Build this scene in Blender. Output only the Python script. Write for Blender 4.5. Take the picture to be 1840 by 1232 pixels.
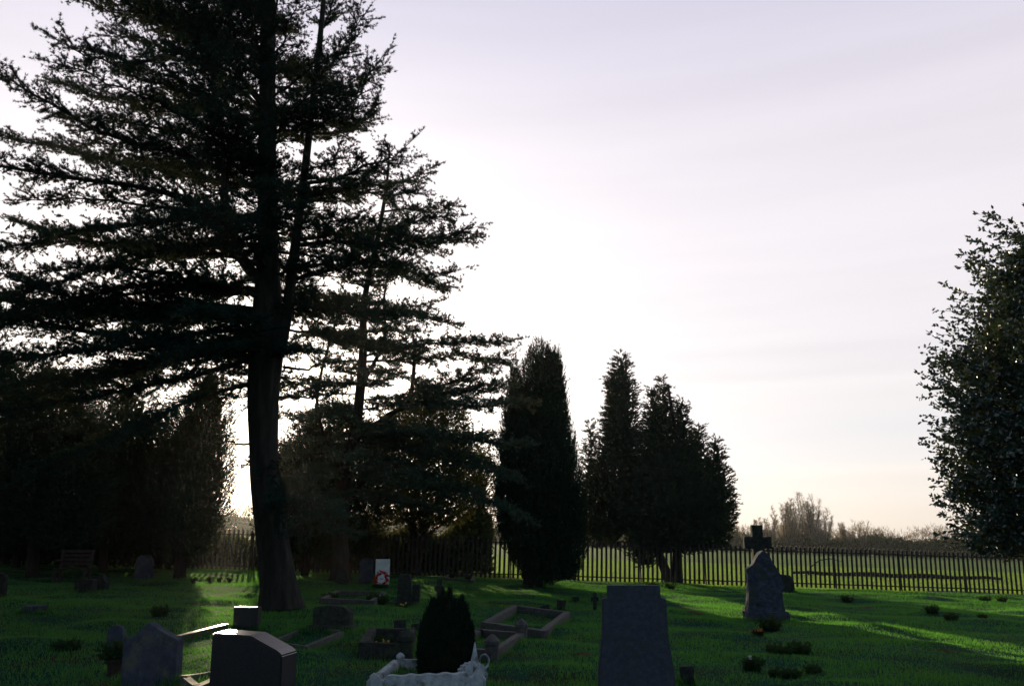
import bpy, bmesh, math, random
import numpy as np
from mathutils import Vector, Matrix, noise

random.seed(7)
RNG = np.random.default_rng(11)
R = math.radians
S = bpy.context.scene
COL = S.collection
for o in list(bpy.data.objects):
    bpy.data.objects.remove(o)

# ------------------------------------------------------------------ camera
CAMH, PITCH, F = 1.70, R(13.13), 1500.0
cam_d = bpy.data.cameras.new('camera')
cam_d.sensor_width = 36.0
cam_d.lens = F / 1840 * 36
cam_d.clip_end = 3000
cam = bpy.data.objects.new('camera', cam_d)
cam.location = (0, 0, CAMH)
cam.rotation_euler = (R(90) + PITCH, 0, 0)
COL.objects.link(cam)
S.camera = cam

# ------------------------------------------------------------------ sky, sun, exposure
SUN_EL, SUN_AZ = R(10.6), R(-16.7)          # azimuth measured from +Y towards +X
world = bpy.data.worlds.new('World')
S.world = world
world.use_nodes = True
wn, wl = world.node_tree.nodes, world.node_tree.links
wn.clear()
out = wn.new('ShaderNodeOutputWorld')
bg = wn.new('ShaderNodeBackground')
sky = wn.new('ShaderNodeTexSky')
sky.sky_type = 'NISHITA'
sky.sun_disc = False
sky.sun_elevation = SUN_EL
sky.sun_rotation = SUN_AZ
sky.air_density = 0.9
sky.dust_density = 2.2
sky.ozone_density = 2.2
# a thin high veil of cloud: pale, streaked along the horizon
tc = wn.new('ShaderNodeTexCoord')
mp = wn.new('ShaderNodeMapping')
mp.inputs['Rotation'].default_value = (0, R(1.5), 0)
mp.inputs['Scale'].default_value = (1.0, 1.0, 14.0)
nz = wn.new('ShaderNodeTexNoise')
nz.inputs['Scale'].default_value = 1.6
nz.inputs['Detail'].default_value = 5
nz.inputs['Roughness'].default_value = 0.55
rampc = wn.new('ShaderNodeValToRGB')
rampc.color_ramp.elements[0].position = 0.36
rampc.color_ramp.elements[0].color = (6.5, 6.2, 6.35, 1)
rampc.color_ramp.elements[1].position = 0.66
rampc.color_ramp.elements[1].color = (6.9, 6.6, 6.75, 1)
mix = wn.new('ShaderNodeMix')
mix.data_type = 'RGBA'
sepv = wn.new('ShaderNodeSeparateXYZ')
veil = wn.new('ShaderNodeMapRange')          # the veil lies over the sunward half of the sky
veil.interpolation_type = 'SMOOTHSTEP'
veil.inputs['From Min'].default_value = -0.25
veil.inputs['From Max'].default_value = 0.75
veil.inputs['To Min'].default_value = 0.04
veil.inputs['To Max'].default_value = 0.74
wl.new(tc.outputs['Generated'], sepv.inputs[0])
wl.new(sepv.outputs['Y'], veil.inputs['Value'])
wl.new(veil.outputs[0], mix.inputs['Factor'])
hsv = wn.new('ShaderNodeHueSaturation')
hsv.inputs['Saturation'].default_value = 0.62
wl.new(tc.outputs['Generated'], mp.inputs['Vector'])
wl.new(mp.outputs[0], nz.inputs['Vector'])
wl.new(nz.outputs['Fac'], rampc.inputs['Fac'])
wl.new(sky.outputs[0], hsv.inputs['Color'])
wl.new(hsv.outputs[0], mix.inputs[6])
elev = wn.new('ShaderNodeMapRange')
elev.inputs['From Min'].default_value = 0.0
elev.inputs['From Max'].default_value = 0.62
wl.new(sepv.outputs['Z'], elev.inputs['Value'])
tint = wn.new('ShaderNodeValToRGB')
te = tint.color_ramp.elements
te[0].position, te[0].color = 0.0, (1.00, 0.92, 0.80, 1)
te[1].position, te[1].color = 1.0, (0.72, 0.71, 0.87, 1)
for ps, cl in [(.10, (.98, .94, .88)), (.118, (1.03, .98, .92)), (.135, (.96, .945, .93)), (.19, (.93, .925, .935)), (.235, (.99, .965, .94)), (.275, (.99, .965, .945)),
               (.288, (.93, .90, .89)), (.31, (.955, .93, .925)), (.335, (.935, .91, .905)), (.36, (1.0, .975, .965)), (.50, (1.04, 1.005, 1.01)), (.72, (.975, .945, .99))]:
    e = te.new(ps); e.color = (*cl, 1)
wl.new(elev.outputs[0], tint.inputs['Fac'])
tm_ = wn.new('ShaderNodeMix')
tm_.data_type = 'RGBA'; tm_.blend_type = 'MULTIPLY'
tm_.inputs['Factor'].default_value = 1.0
wl.new(rampc.outputs[0], tm_.inputs[6])
wl.new(tint.outputs[0], tm_.inputs[7])
wl.new(tm_.outputs[2], mix.inputs[7])
wl.new(mix.outputs[2], bg.inputs['Color'])
bg.inputs['Strength'].default_value = 0.13
wl.new(bg.outputs[0], out.inputs['Surface'])

sun_d = bpy.data.lights.new('sun', 'SUN')
sun_d.energy = 5.0
sun_d.angle = R(0.5)
sun_d.color = (1.0, 0.80, 0.52)
sun = bpy.data.objects.new('sun', sun_d)
sdir = Vector((math.sin(SUN_AZ) * math.cos(SUN_EL), math.cos(SUN_AZ) * math.cos(SUN_EL), math.sin(SUN_EL)))
sun.rotation_euler = (-sdir).to_track_quat('-Z', 'Y').to_euler()
sun.location = (0, 0, 40)
COL.objects.link(sun)

S.view_settings.view_transform = 'Standard'
S.view_settings.look = 'None'
S.view_settings.exposure = 0.24
S.view_settings.gamma = 1.0
S.render.engine = 'CYCLES'
S.cycles.max_bounces = 6
S.cycles.transparent_max_bounces = 8

# ------------------------------------------------------------------ pixel <-> place
CT, ST = math.cos(PITCH), math.sin(PITCH)
SLOPE = 0.030


def bump(x, y):
    a = 0.045 * math.sin(x * 1.1 + 0.6 * y + 1.3) * math.sin(y * 0.9 - 0.4 * x)
    a += 0.03 * math.sin(x * 0.47 + 2.0) * math.sin(y * 0.61 + 0.5)
    a += 0.09 * max(0.0, math.sin(y * 2.3 + 0.3 * x)) * max(0.0, math.sin(x * 1.7 + 0.8)) * (1 if 8 < y < 34 else 0)
    return a


def gz(x, y):
    f = 1.0 if y < 36 else max(0.0, 1 - (y - 36) / 4)
    return -SLOPE * x + bump(x, y) * f


def at(px, py, Y):
    u, v = (px - 920) / F, (616 - py) / F
    d = (u, CT - v * ST, ST + v * CT)
    k = Y / d[1]
    return Vector((d[0] * k, Y, CAMH + d[2] * k))


def gnd(px, py):
    u, v = (px - 920) / F, (616 - py) / F
    d = (u, CT - v * ST, ST + v * CT)
    k = -CAMH / (d[2] + SLOPE * d[0])
    x, y = d[0] * k, d[1] * k
    return Vector((x, y, gz(x, y)))


def mpp(p):                       # metres per photograph pixel at a point
    return (p.y * CT + (p.z - CAMH) * ST) / F


# ------------------------------------------------------------------ objects
def tag(o, label=None, cat=None, group=None, kind=None):
    if label: o['label'] = label
    if cat: o['category'] = cat
    if group: o['group'] = group
    if kind: o['kind'] = kind
    return o


def empty(name, loc, label, cat, rz=0.0, group=None):
    o = bpy.data.objects.new(name, None)
    o.empty_display_size = 0.2
    o.location = loc
    o.rotation_euler = (0, 0, rz)
    COL.objects.link(o)
    return tag(o, label, cat, group)


def link(name, me, mat, parent=None):
    if mat is not None:
        me.materials.append(mat)
    o = bpy.data.objects.new(name, me)
    COL.objects.link(o)
    if parent is not None:
        o.parent = parent
    return o


def copy_tree(o, parent=None):
    c = o.copy()
    COL.objects.link(c)
    if parent is not None:
        c.parent = parent
        c.matrix_parent_inverse = o.matrix_parent_inverse.copy()
    for ch in list(o.children):
        copy_tree(ch, c)
    return c


class MB:
    """collects solids, builds ONE mesh object"""
    def __init__(self):
        self.v, self.f = [], []

    def add(self, vs, fs):
        n = len(self.v)
        self.v += [tuple(p) for p in vs]
        self.f += [tuple(i + n for i in f) for f in fs]
        return self

    def box(self, c, s, rz=0.0, rx=0.0, ry=0.0, taper=1.0):
        M = Matrix.Translation(c) @ Matrix.Rotation(rz, 4, 'Z') @ Matrix.Rotation(ry, 4, 'Y') @ Matrix.Rotation(rx, 4, 'X')
        vs = []
        for z in (-.5, .5):
            k = taper if z > 0 else 1
            for x, y in ((-.5, -.5), (.5, -.5), (.5, .5), (-.5, .5)):
                vs.append(M @ Vector((x * s[0] * k, y * s[1] * k, z * s[2])))
        return self.add(vs, [(3, 2, 1, 0), (4, 5, 6, 7), (0, 1, 5, 4), (1, 2, 6, 5), (2, 3, 7, 6), (3, 0, 4, 7)])

    def tube(self, pts, rad, n=8, cap=True):
        pts = [Vector(p) for p in pts]
        vs, fs = [], []
        a = None
        for i, p in enumerate(pts):
            t = (pts[min(i + 1, len(pts) - 1)] - pts[max(i - 1, 0)]).normalized()
            if a is None:
                a = t.orthogonal().normalized()
            a = (a - t * a.dot(t)).normalized()
            b = t.cross(a)
            r = rad[i]
            for k in range(n):
                w = 2 * math.pi * k / n
                vs.append(p + (a * math.cos(w) + b * math.sin(w)) * r)
        for i in range(len(pts) - 1):
            for k in range(n):
                j = (k + 1) % n
                fs.append((i * n + k, i * n + j, (i + 1) * n + j, (i + 1) * n + k))
        if cap:
            fs.append(tuple(reversed(range(n))))
            fs.append(tuple((len(pts) - 1) * n + k for k in range(n)))
        return self.add(vs, fs)

    def lathe(self, prof, c=(0, 0, 0), n=20):
        vs, fs = [], []
        for r, z in prof:
            for k in range(n):
                w = 2 * math.pi * k / n
                vs.append((c[0] + r * math.cos(w), c[1] + r * math.sin(w), c[2] + z))
        for i in range(len(prof) - 1):
            for k in range(n):
                j = (k + 1) % n
                fs.append((i * n + k, i * n + j, (i + 1) * n + j, (i + 1) * n + k))
        fs.append(tuple(reversed(range(n))))
        fs.append(tuple((len(prof) - 1) * n + k for k in range(n)))
        return self.add(vs, fs)

    def slab(self, outline, T, y0=0.0):
        """outline (x,z) counter-clockwise seen from the front (-Y), thickness T along Y"""
        n = len(outline)
        vs = [(x, y0 - T / 2, z) for x, z in outline] + [(x, y0 + T / 2, z) for x, z in outline]
        fs = [tuple(range(n)), tuple(reversed(range(n, 2 * n)))]
        for i in range(n):
            j = (i + 1) % n
            fs.append((i, i + n, j + n, j))
        return self.add(vs, fs)

    def build(self, name, mat, parent=None, bevel=0.0, smooth=False, rough=0.0, cuts=0):
        me = bpy.data.meshes.new(name)
        me.from_pydata(self.v, [], self.f)
        if bevel or rough or cuts:
            bm = bmesh.new()
            bm.from_mesh(me)
            bmesh.ops.recalc_face_normals(bm, faces=bm.faces)
            if bevel:
                bmesh.ops.bevel(bm, geom=[e for e in bm.edges], offset=bevel, segments=2, affect='EDGES', clamp_overlap=True)
            if cuts:
                bmesh.ops.triangulate(bm, faces=[f for f in bm.faces if len(f.verts) > 4])
                for _ in range(cuts):
                    es = [e for e in bm.edges if e.calc_length() > 0.09]
                    if not es: break
                    bmesh.ops.subdivide_edges(bm, edges=es, cuts=1, use_grid_fill=True)
            if rough:
                for v in bm.verts:
                    d = noise.noise_vector(v.co * 6.0) * rough + noise.noise_vector(v.co * 19.0) * rough * 0.45
                    v.co += d
            bm.to_mesh(me)
            bm.free()
        if smooth:
            me.polygons.foreach_set('use_smooth', [True] * len(me.polygons))
        me.update()
        return link(name, me, mat, parent)


# ------------------------------------------------------------------ materials
def mat_solid(name, c1, c2, scale=8.0, rough=0.85, bump_s=0.3, bump_scale=40.0, spec=0.3, c3=None, stretch=None, metallic=0.0, bdist=0.01):
    m = bpy.data.materials.new(name)
    m.use_nodes = True
    N, L = m.node_tree.nodes, m.node_tree.links
    b = N['Principled BSDF']
    t = N.new('ShaderNodeTexCoord')
    src = t.outputs['Object']
    if stretch:
        mpn = N.new('ShaderNodeMapping')
        mpn.inputs['Scale'].default_value = stretch
        L.new(src, mpn.inputs['Vector'])
        src = mpn.outputs[0]
    n1 = N.new('ShaderNodeTexNoise')
    n1.inputs['Scale'].default_value = scale
    n1.inputs['Detail'].default_value = 6
    n1.inputs['Roughness'].default_value = 0.65
    L.new(src, n1.inputs['Vector'])
    rp = N.new('ShaderNodeValToRGB')
    rp.color_ramp.elements[0].position = 0.35
    rp.color_ramp.elements[0].color = (*c1, 1)
    rp.color_ramp.elements[1].position = 0.65
    rp.color_ramp.elements[1].color = (*c2, 1)
    L.new(n1.outputs['Fac'], rp.inputs['Fac'])
    col = rp.outputs[0]
    if c3:
        n3 = N.new('ShaderNodeTexNoise')
        n3.inputs['Scale'].default_value = scale * 0.45
        n3.inputs['Detail'].default_value = 8
        n3.inputs['Roughness'].default_value = 0.75
        L.new(t.outputs['Object'], n3.inputs['Vector'])
        r3 = N.new('ShaderNodeValToRGB')
        r3.color_ramp.elements[0].position = 0.52
        r3.color_ramp.elements[0].color = (0, 0, 0, 1)
        r3.color_ramp.elements[1].position = 0.6
        r3.color_ramp.elements[1].color = (1, 1, 1, 1)
        L.new(n3.outputs['Fac'], r3.inputs['Fac'])
        mx = N.new('ShaderNodeMix')
        mx.data_type = 'RGBA'
        L.new(r3.outputs[0], mx.inputs['Factor'])
        L.new(col, mx.inputs[6])
        mx.inputs[7].default_value = (*c3, 1)
        col = mx.outputs[2]
    L.new(col, b.inputs['Base Color'])
    n2 = N.new('ShaderNodeTexNoise')
    n2.inputs['Scale'].default_value = bump_scale
    n2.inputs['Detail'].default_value = 5
    L.new(src, n2.inputs['Vector'])
    bp = N.new('ShaderNodeBump')
    bp.inputs['Strength'].default_value = bump_s
    bp.inputs['Distance'].default_value = bdist
    L.new(n2.outputs['Fac'], bp.inputs['Height'])
    L.new(bp.outputs[0], b.inputs['Normal'])
    b.inputs['Roughness'].default_value = rough
    b.inputs['Specular IOR Level'].default_value = spec
    b.inputs['Metallic'].default_value = metallic
    return m


def mat_leaf(name, c1, c2, trans=0.35, tcol=None, scale=1.2, gloss=0.0):
    m = bpy.data.materials.new(name)
    m.use_nodes = True
    N, L = m.node_tree.nodes, m.node_tree.links
    N.clear()
    o = N.new('ShaderNodeOutputMaterial')
    t = N.new('ShaderNodeTexCoord')
    n1 = N.new('ShaderNodeTexNoise')
    n1.inputs['Scale'].default_value = scale
    n1.inputs['Detail'].default_value = 6
    n1.inputs['Roughness'].default_value = 0.7
    L.new(t.outputs['Object'], n1.inputs['Vector'])
    rp = N.new('ShaderNodeValToRGB')
    rp.color_ramp.elements[0].position = 0.36
    rp.color_ramp.elements[0].color = (*c1, 1)
    rp.color_ramp.elements[1].position = 0.66
    rp.color_ramp.elements[1].color = (*c2, 1)
    L.new(n1.outputs['Fac'], rp.inputs['Fac'])
    d = N.new('ShaderNodeBsdfDiffuse')
    L.new(rp.outputs[0], d.inputs['Color'])
    tr = N.new('ShaderNodeBsdfTranslucent')
    tr.inputs['Color'].default_value = (*(tcol or c2), 1)
    mx = N.new('ShaderNodeMixShader')
    mx.inputs[0].default_value = trans
    L.new(d.outputs[0], mx.inputs[1])
    L.new(tr.outputs[0], mx.inputs[2])
    last = mx
    if gloss:
        g = N.new('ShaderNodeBsdfGlossy')
        g.inputs['Roughness'].default_value = 0.35
        m2 = N.new('ShaderNodeMixShader')
        m2.inputs[0].default_value = gloss
        L.new(mx.outputs[0], m2.inputs[1])
        L.new(g.outputs[0], m2.inputs[2])
        last = m2
    L.new(last.outputs[0], o.inputs['Surface'])
    return m


M = {}
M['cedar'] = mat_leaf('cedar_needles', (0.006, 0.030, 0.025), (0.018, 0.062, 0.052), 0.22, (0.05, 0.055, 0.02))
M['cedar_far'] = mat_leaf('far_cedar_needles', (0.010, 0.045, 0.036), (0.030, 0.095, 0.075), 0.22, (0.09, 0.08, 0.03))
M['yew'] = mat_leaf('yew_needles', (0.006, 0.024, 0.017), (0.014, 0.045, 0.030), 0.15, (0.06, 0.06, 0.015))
M['cypress'] = mat_leaf('cypress_scales', (0.008, 0.028, 0.022), (0.018, 0.052, 0.038), 0.18, (0.07, 0.07, 0.02))
M['holly'] = mat_leaf('holly_leaves', (0.006, 0.035, 0.028), (0.014, 0.062, 0.048), 0.12, (0.10, 0.12, 0.02), gloss=0.10)
M['broad'] = mat_leaf('small_leaves', (0.015, 0.035, 0.015), (0.035, 0.060, 0.020), 0.3, (0.12, 0.11, 0.02))
M['shrub'] = mat_leaf('dwarf_conifer_leaves', (0.006, 0.018, 0.012), (0.012, 0.034, 0.022), 0.15, (0.03, 0.05, 0.02), scale=6)
M['weed'] = mat_leaf('weed_leaves', (0.004, 0.034, 0.020), (0.014, 0.060, 0.030), 0.3, (0.08, 0.10, 0.02), scale=8)
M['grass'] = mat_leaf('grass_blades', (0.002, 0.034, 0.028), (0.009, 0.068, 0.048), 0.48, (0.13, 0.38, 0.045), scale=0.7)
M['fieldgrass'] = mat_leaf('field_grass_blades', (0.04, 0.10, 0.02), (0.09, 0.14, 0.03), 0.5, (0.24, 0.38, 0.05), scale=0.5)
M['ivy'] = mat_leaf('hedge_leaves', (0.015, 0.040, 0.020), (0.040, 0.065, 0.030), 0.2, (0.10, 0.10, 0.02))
M['twigs'] = mat_leaf('bare_twigs', (0.26, 0.22, 0.17), (0.40, 0.34, 0.26), 0.25, (0.30, 0.22, 0.10), scale=0.3)
M['poppy'] = mat_leaf('poppy_petals', (0.35, 0.012, 0.010), (0.60, 0.030, 0.015), 0.25, (0.8, 0.05, 0.02), scale=20)
M['bark'] = mat_solid('cedar_bark', (0.016, 0.018, 0.016), (0.040, 0.038, 0.033), 5, 0.95, 1.0, 9, 0.1, stretch=(1, 1, 0.22), bdist=0.05)
M['bark2'] = mat_solid('dark_bark', (0.014, 0.014, 0.012), (0.034, 0.031, 0.026), 6, 0.95, 0.8, 10, 0.1, stretch=(1, 1, 0.3), bdist=0.03)
M['granite'] = mat_solid('weathered_granite', (0.026, 0.038, 0.056), (0.046, 0.058, 0.080), 22, 0.85, 0.35, 60, 0.2, c3=(0.032, 0.044, 0.052))
M['granite_far'] = mat_solid('grey_limestone', (0.024, 0.034, 0.054), (0.048, 0.062, 0.090), 9, 0.9, 0.5, 45, 0.15, c3=(0.07, 0.08, 0.065))
M['rough_stone'] = mat_solid('rough_hewn_stone', (0.026, 0.038, 0.064), (0.066, 0.088, 0.13), 10, 0.9, 0.9, 30, 0.15, c3=(0.045, 0.06, 0.05), bdist=0.02)
M['polished'] = mat_solid('polished_dark_granite', (0.008, 0.008, 0.011), (0.030, 0.030, 0.036), 70, 0.30, 0.06, 90, 0.5, bdist=0.002)
M['moss_shade_stone'] = mat_solid('mossy_shaded_stone', (0.012, 0.017, 0.017), (0.034, 0.042, 0.040), 12, 0.92, 0.6, 40, 0.1, c3=(0.030, 0.050, 0.028))  # mossy stone, its colour darkened to stand in for deep shade at left
M['kerb'] = mat_solid('kerb_stone', (0.035, 0.040, 0.042), (0.085, 0.085, 0.088), 11, 0.8, 0.5, 45, 0.2, c3=(0.05, 0.065, 0.045))
M['white'] = mat_solid('white_portland_stone', (0.50, 0.56, 0.60), (0.68, 0.74, 0.76), 9, 0.8, 0.25, 60, 0.2)
M['marble'] = mat_solid('white_marble', (0.20, 0.25, 0.29), (0.38, 0.44, 0.48), 13, 0.75, 0.6, 50, 0.3, c3=(0.10, 0.135, 0.13))
M['iron'] = mat_solid('painted_steel', (0.008, 0.011, 0.010), (0.018, 0.021, 0.018), 12, 0.6, 0.2, 50, 0.3)
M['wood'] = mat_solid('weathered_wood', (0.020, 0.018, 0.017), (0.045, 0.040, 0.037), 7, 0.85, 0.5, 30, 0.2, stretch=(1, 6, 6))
M['terracotta'] = mat_solid('dark_pot', (0.02, 0.014, 0.012), (0.04, 0.026, 0.02), 12, 0.8, 0.3, 50, 0.2)
M['earth'] = mat_solid('bare_earth', (0.035, 0.022, 0.014), (0.08, 0.05, 0.03), 12, 0.95, 0.8, 40, 0.1)
M['blue'] = mat_solid('blue_card', (0.08, 0.14, 0.50), (0.12, 0.2, 0.6), 8, 0.6, 0.1, 20, 0.3)
M['yellow'] = mat_solid('yellow_petal', (0.75, 0.50, 0.03), (0.85, 0.65, 0.06), 9, 0.6, 0.1, 20, 0.3)
M['orange'] = mat_solid('orange_petal', (0.45, 0.12, 0.03), (0.6, 0.2, 0.04), 9, 0.6, 0.1, 20, 0.3)
M['pale'] = mat_solid('pale_petal', (0.5, 0.5, 0.48), (0.7, 0.68, 0.66), 9, 0.6, 0.1, 20, 0.3)


def mat_ground(name, c1, c2, c3, sc):
    m = mat_solid(name, c1, c2, sc, 1.0, 1.0, 30, 0.05, c3=c3, bdist=0.04)
    return m


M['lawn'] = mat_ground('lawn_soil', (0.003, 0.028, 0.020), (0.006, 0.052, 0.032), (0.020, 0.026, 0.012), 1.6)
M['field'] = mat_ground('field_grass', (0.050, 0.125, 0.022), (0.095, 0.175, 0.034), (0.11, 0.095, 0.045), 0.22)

# ------------------------------------------------------------------ foliage maths (numpy)
def nrm(a):
    return a / np.maximum(np.linalg.norm(a, axis=-1, keepdims=True), 1e-9)


def tri_mesh(name, V, n_per, mat, parent=None, faces=None):
    """V (N, n_per, 3): N triangles or quads"""
    N = V.shape[0]
    me = bpy.data.meshes.new(name)
    me.vertices.add(N * n_per)
    me.vertices.foreach_set('co', V.reshape(-1).astype(np.float32))
    me.loops.add(N * n_per)
    me.loops.foreach_set('vertex_index', np.arange(N * n_per, dtype=np.int32))
    me.polygons.add(N)
    me.polygons.foreach_set('loop_start', np.arange(0, N * n_per, n_per, dtype=np.int32))
    me.update(calc_edges=True)
    me.validate()
    return link(name, me, mat, parent)


def blades(P, D, L, W, spread, k, leaf=False):
    """k blades per point: returns (N*k, 3 or 4, 3)"""
    P = np.repeat(P, k, 0); D = np.repeat(D, k, 0)
    n = len(P)
    d = nrm(D + RNG.normal(0, spread, (n, 3)))
    side = nrm(np.cross(d, RNG.normal(0, 1, (n, 3))))
    l = (L * RNG.uniform(0.6, 1.25, n))[:, None]
    w = (W * RNG.uniform(0.7, 1.2, n))[:, None]
    if leaf:
        return np.stack([P, P + d * l * .5 + side * w * .5, P + d * l, P + d * l * .5 - side * w * .5], 1)
    return np.stack([P - side * w * .5, P + side * w * .5, P + d * l], 1)


def along(A, D, Ls, step, droop=0.0):
    """points along segments: returns positions, directions, parameter, owner"""
    cnt = np.maximum((Ls / step).astype(int), 1)
    idx = np.repeat(np.arange(len(A)), cnt)
    u = RNG.uniform(0, 1, len(idx))
    p = A[idx] + D[idx] * (Ls[idx] * u)[:, None]
    p[:, 2] += droop * (u ** 2) * Ls[idx]
    return p, D[idx], u, idx


def poly_sample(pts, step):
    pts = np.array(pts, float)
    seg = np.linalg.norm(np.diff(pts, axis=0), axis=1)
    cum = np.concatenate([[0], np.cumsum(seg)])
    tot = cum[-1]
    n = max(int(tot / step), 2)
    s = np.linspace(0, tot, n + 1)
    out_ = np.stack([np.interp(s, cum, pts[:, i]) for i in range(3)], 1)
    return out_, tot


def smooth_poly(pts, n=14):
    pts = [np.array(p, float) for p in pts]
    P = [2 * pts[0] - pts[1]] + pts + [2 * pts[-1] - pts[-2]]
    out_ = []
    segs = len(pts) - 1
    per = max(2, n // segs)
    for i in range(segs):
        a, b, c, d = P[i], P[i + 1], P[i + 2], P[i + 3]
        for k in range(per):
            t = k / per
            out_.append(0.5 * ((2 * b) + (-a + c) * t + (2 * a - 5 * b + 4 * c - d) * t * t + (-a + 3 * b - 3 * c + d) * t ** 3))
    out_.append(pts[-1])
    return np.array(out_)


class Crown:
    """layered conifer crown: limbs > secondaries > twigs > needle tufts"""
    def __init__(self):
        self.wood = MB()
        self.tris = []

    def limb(self, pts, r0, start=0.2, sec=1.1, every=0.26, twig=0.46, tuft=0.06, blade=(0.075, 0.0155), k=11, lift=0.03, ang=(35, 80), tipthin=0.6, r1=0.012, wobble=0.05, n=14):
        P = smooth_poly(pts, n)
        P[1:] += RNG.normal(0, wobble, P[1:].shape) * np.linspace(0.2, 1, len(P) - 1)[:, None]
        T = len(P)
        self.wood.tube([tuple(p) for p in P], [r0 + (r1 - r0) * (i / (T - 1)) ** 0.8 for i in range(T)], 7)
        Q, tot = poly_sample(P, every)
        tang = nrm(np.gradient(Q, axis=0))
        t = np.linspace(0, 1, len(Q))
        A, D, Ls = [], [], []
        for i in range(len(Q)):
            if t[i] < start * RNG.uniform(0.6, 1.2):
                continue
            for sgn in (-1, 1, 0):
                if RNG.random() < 0.12: continue
                h = tang[i].copy(); h[2] *= 0.5
                h = h / (np.linalg.norm(h) + 1e-9)
                a = R(RNG.uniform(*ang)) * sgn + (R(RNG.normal(0, 30)) if sgn == 0 else 0)
                d = np.array([h[0] * math.cos(a) - h[1] * math.sin(a), h[0] * math.sin(a) + h[1] * math.cos(a), h[2] + lift + RNG.normal(0, 0.13) + (RNG.choice([-0.45, 0.35]) if sgn == 0 else 0)])
                d /= np.linalg.norm(d)
                l = sec * (0.55 if sgn == 0 else 1) * RNG.uniform(0.45, 1.15) * (1 - tipthin * t[i]) * min(1.0, 0.5 + tot / 8)
                A.append(Q[i]); D.append(d); Ls.append(l)
        # the limb's own leading shoot
        A.append(Q[-1]); D.append(tang[-1]); Ls.append(sec * 0.5)
        A, D, Ls = np.array(A), np.array(D), np.array(Ls)
        for a, d, l in zip(A, D, Ls):
            self.wood.tube([a, a + d * l * .5 + (0, 0, -.01), a + d * l + (0, 0, -0.03 * l)], [0.011 + 0.008 * l, 0.008, 0.003], 3, cap=False)
        self.dress(A, D, Ls, twig, tuft, blade, k)

    def dress(self, A, D, Ls, twig, tuft, blade, k, tstep=0.085, up=0.25, tspread=0.6):
        p, d, u, ow = along(A, D, Ls, tstep, -0.03)
        n = len(p)
        rnd = RNG.normal(0, tspread, (n, 3)); rnd[:, 2] *= 0.45
        td = nrm(d * 0.8 + rnd + np.array([0, 0, 0.10]))
        tl = twig * RNG.uniform(0.35, 1.15, n) * (1 - 0.45 * u)
        # thin woody twigs
        side = nrm(np.cross(td, RNG.normal(0, 1, (n, 3)))) * 0.0045
        self.tris.append(np.stack([p - side, p + side, p + td * (tl * 1.12)[:, None]], 1))
        q, qd, _, _ = along(p, td, tl, tuft)
        q2, qd2, _, _ = along(A, D, Ls, tuft * 1.2)
        q = np.concatenate([q, q2]); qd = np.concatenate([qd, qd2])
        dirs = nrm(qd * 0.55 + np.array([0, 0, up]))
        self.tris.append(blades(q, dirs, blade[0], blade[1], 0.75, k))

    def build(self, root, mat_f, mat_w, inv):
        V = np.concatenate(self.tris) - np.array(inv)
        o = tri_mesh('foliage', V, 3, mat_f, root)
        w = self.wood
        w.v = [(a - inv[0], b - inv[1], c - inv[2]) for a, b, c in w.v]
        b = w.build('branches', mat_w, root, smooth=True)
        return o, b


def trunk_mesh(path, rad, inv, n=36, ridges=0.035, flare=None, seg=50, seed=0):
    """path: world points, rad: radii; bark ridges and root flare"""
    P = smooth_poly(path, seg)
    rr = np.interp(np.linspace(0, 1, len(P)), np.linspace(0, 1, len(rad)), rad)
    mb = MB()
    vs, fs = [], []
    z0 = P[0][2]
    for i, p in enumerate(P):
        for k in range(n):
            w = 2 * math.pi * k / n
            f = 1 + ridges * math.sin(w * 9 + p[2] * 0.6 + seed) + ridges * 1.6 * noise.noise(Vector((math.cos(w) * 2, math.sin(w) * 2, p[2] * 0.9 + seed)))
            if flare:
                h = max(0.0, 1 - (p[2] - z0) / flare[0])
                f += h * h * (flare[1] + flare[2] * max(0, math.sin(w * 5 + seed)) ** 1.5)
            r = rr[i] * f
            vs.append((p[0] + r * math.cos(w) - inv[0], p[1] + r * math.sin(w) - inv[1], p[2] - inv[2]))
    for i in range(len(P) - 1):
        for k in range(n):
            j = (k + 1) % n
            fs.append((i * n + k, i * n + j, (i + 1) * n + j, (i + 1) * n + k))
    fs.append(tuple((len(P) - 1) * n + k for k in range(n)))
    mb.add(vs, fs)
    return mb


def pxw(path, Y):
    return [tuple(at(a, b, Y + (c[0] if c else 0))) for a, b, *c in path]


# ------------------------------------------------------------------ ground, field
def sheet(name, x0, x1, y0, y1, nx, ny, zf, mat):
    xs, ys = np.linspace(x0, x1, nx), np.linspace(y0, y1, ny)
    v = [(x, y, zf(x, y)) for y in ys for x in xs]
    f = [(j * nx + i, j * nx + i + 1, (j + 1) * nx + i + 1, (j + 1) * nx + i) for j in range(ny - 1) for i in range(nx - 1)]
    me = bpy.data.meshes.new(name)
    me.from_pydata(v, [], f)
    me.polygons.foreach_set('use_smooth', [True] * len(f))
    o = link(name, me, mat)
    o['kind'] = 'structure'
    return o


FY = 36.6                                   # the fence line
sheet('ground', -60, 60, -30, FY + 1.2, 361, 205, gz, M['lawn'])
sheet('field', -900, 900, FY + 1.2, 1500, 40, 40, lambda x, y: -SLOPE * x - 0.02, M['field'])
sheet('far_ground', -900, 900, -900, FY + 1.0, 3, 3, lambda x, y: -SLOPE * x - 0.35, M['lawn'])


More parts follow.
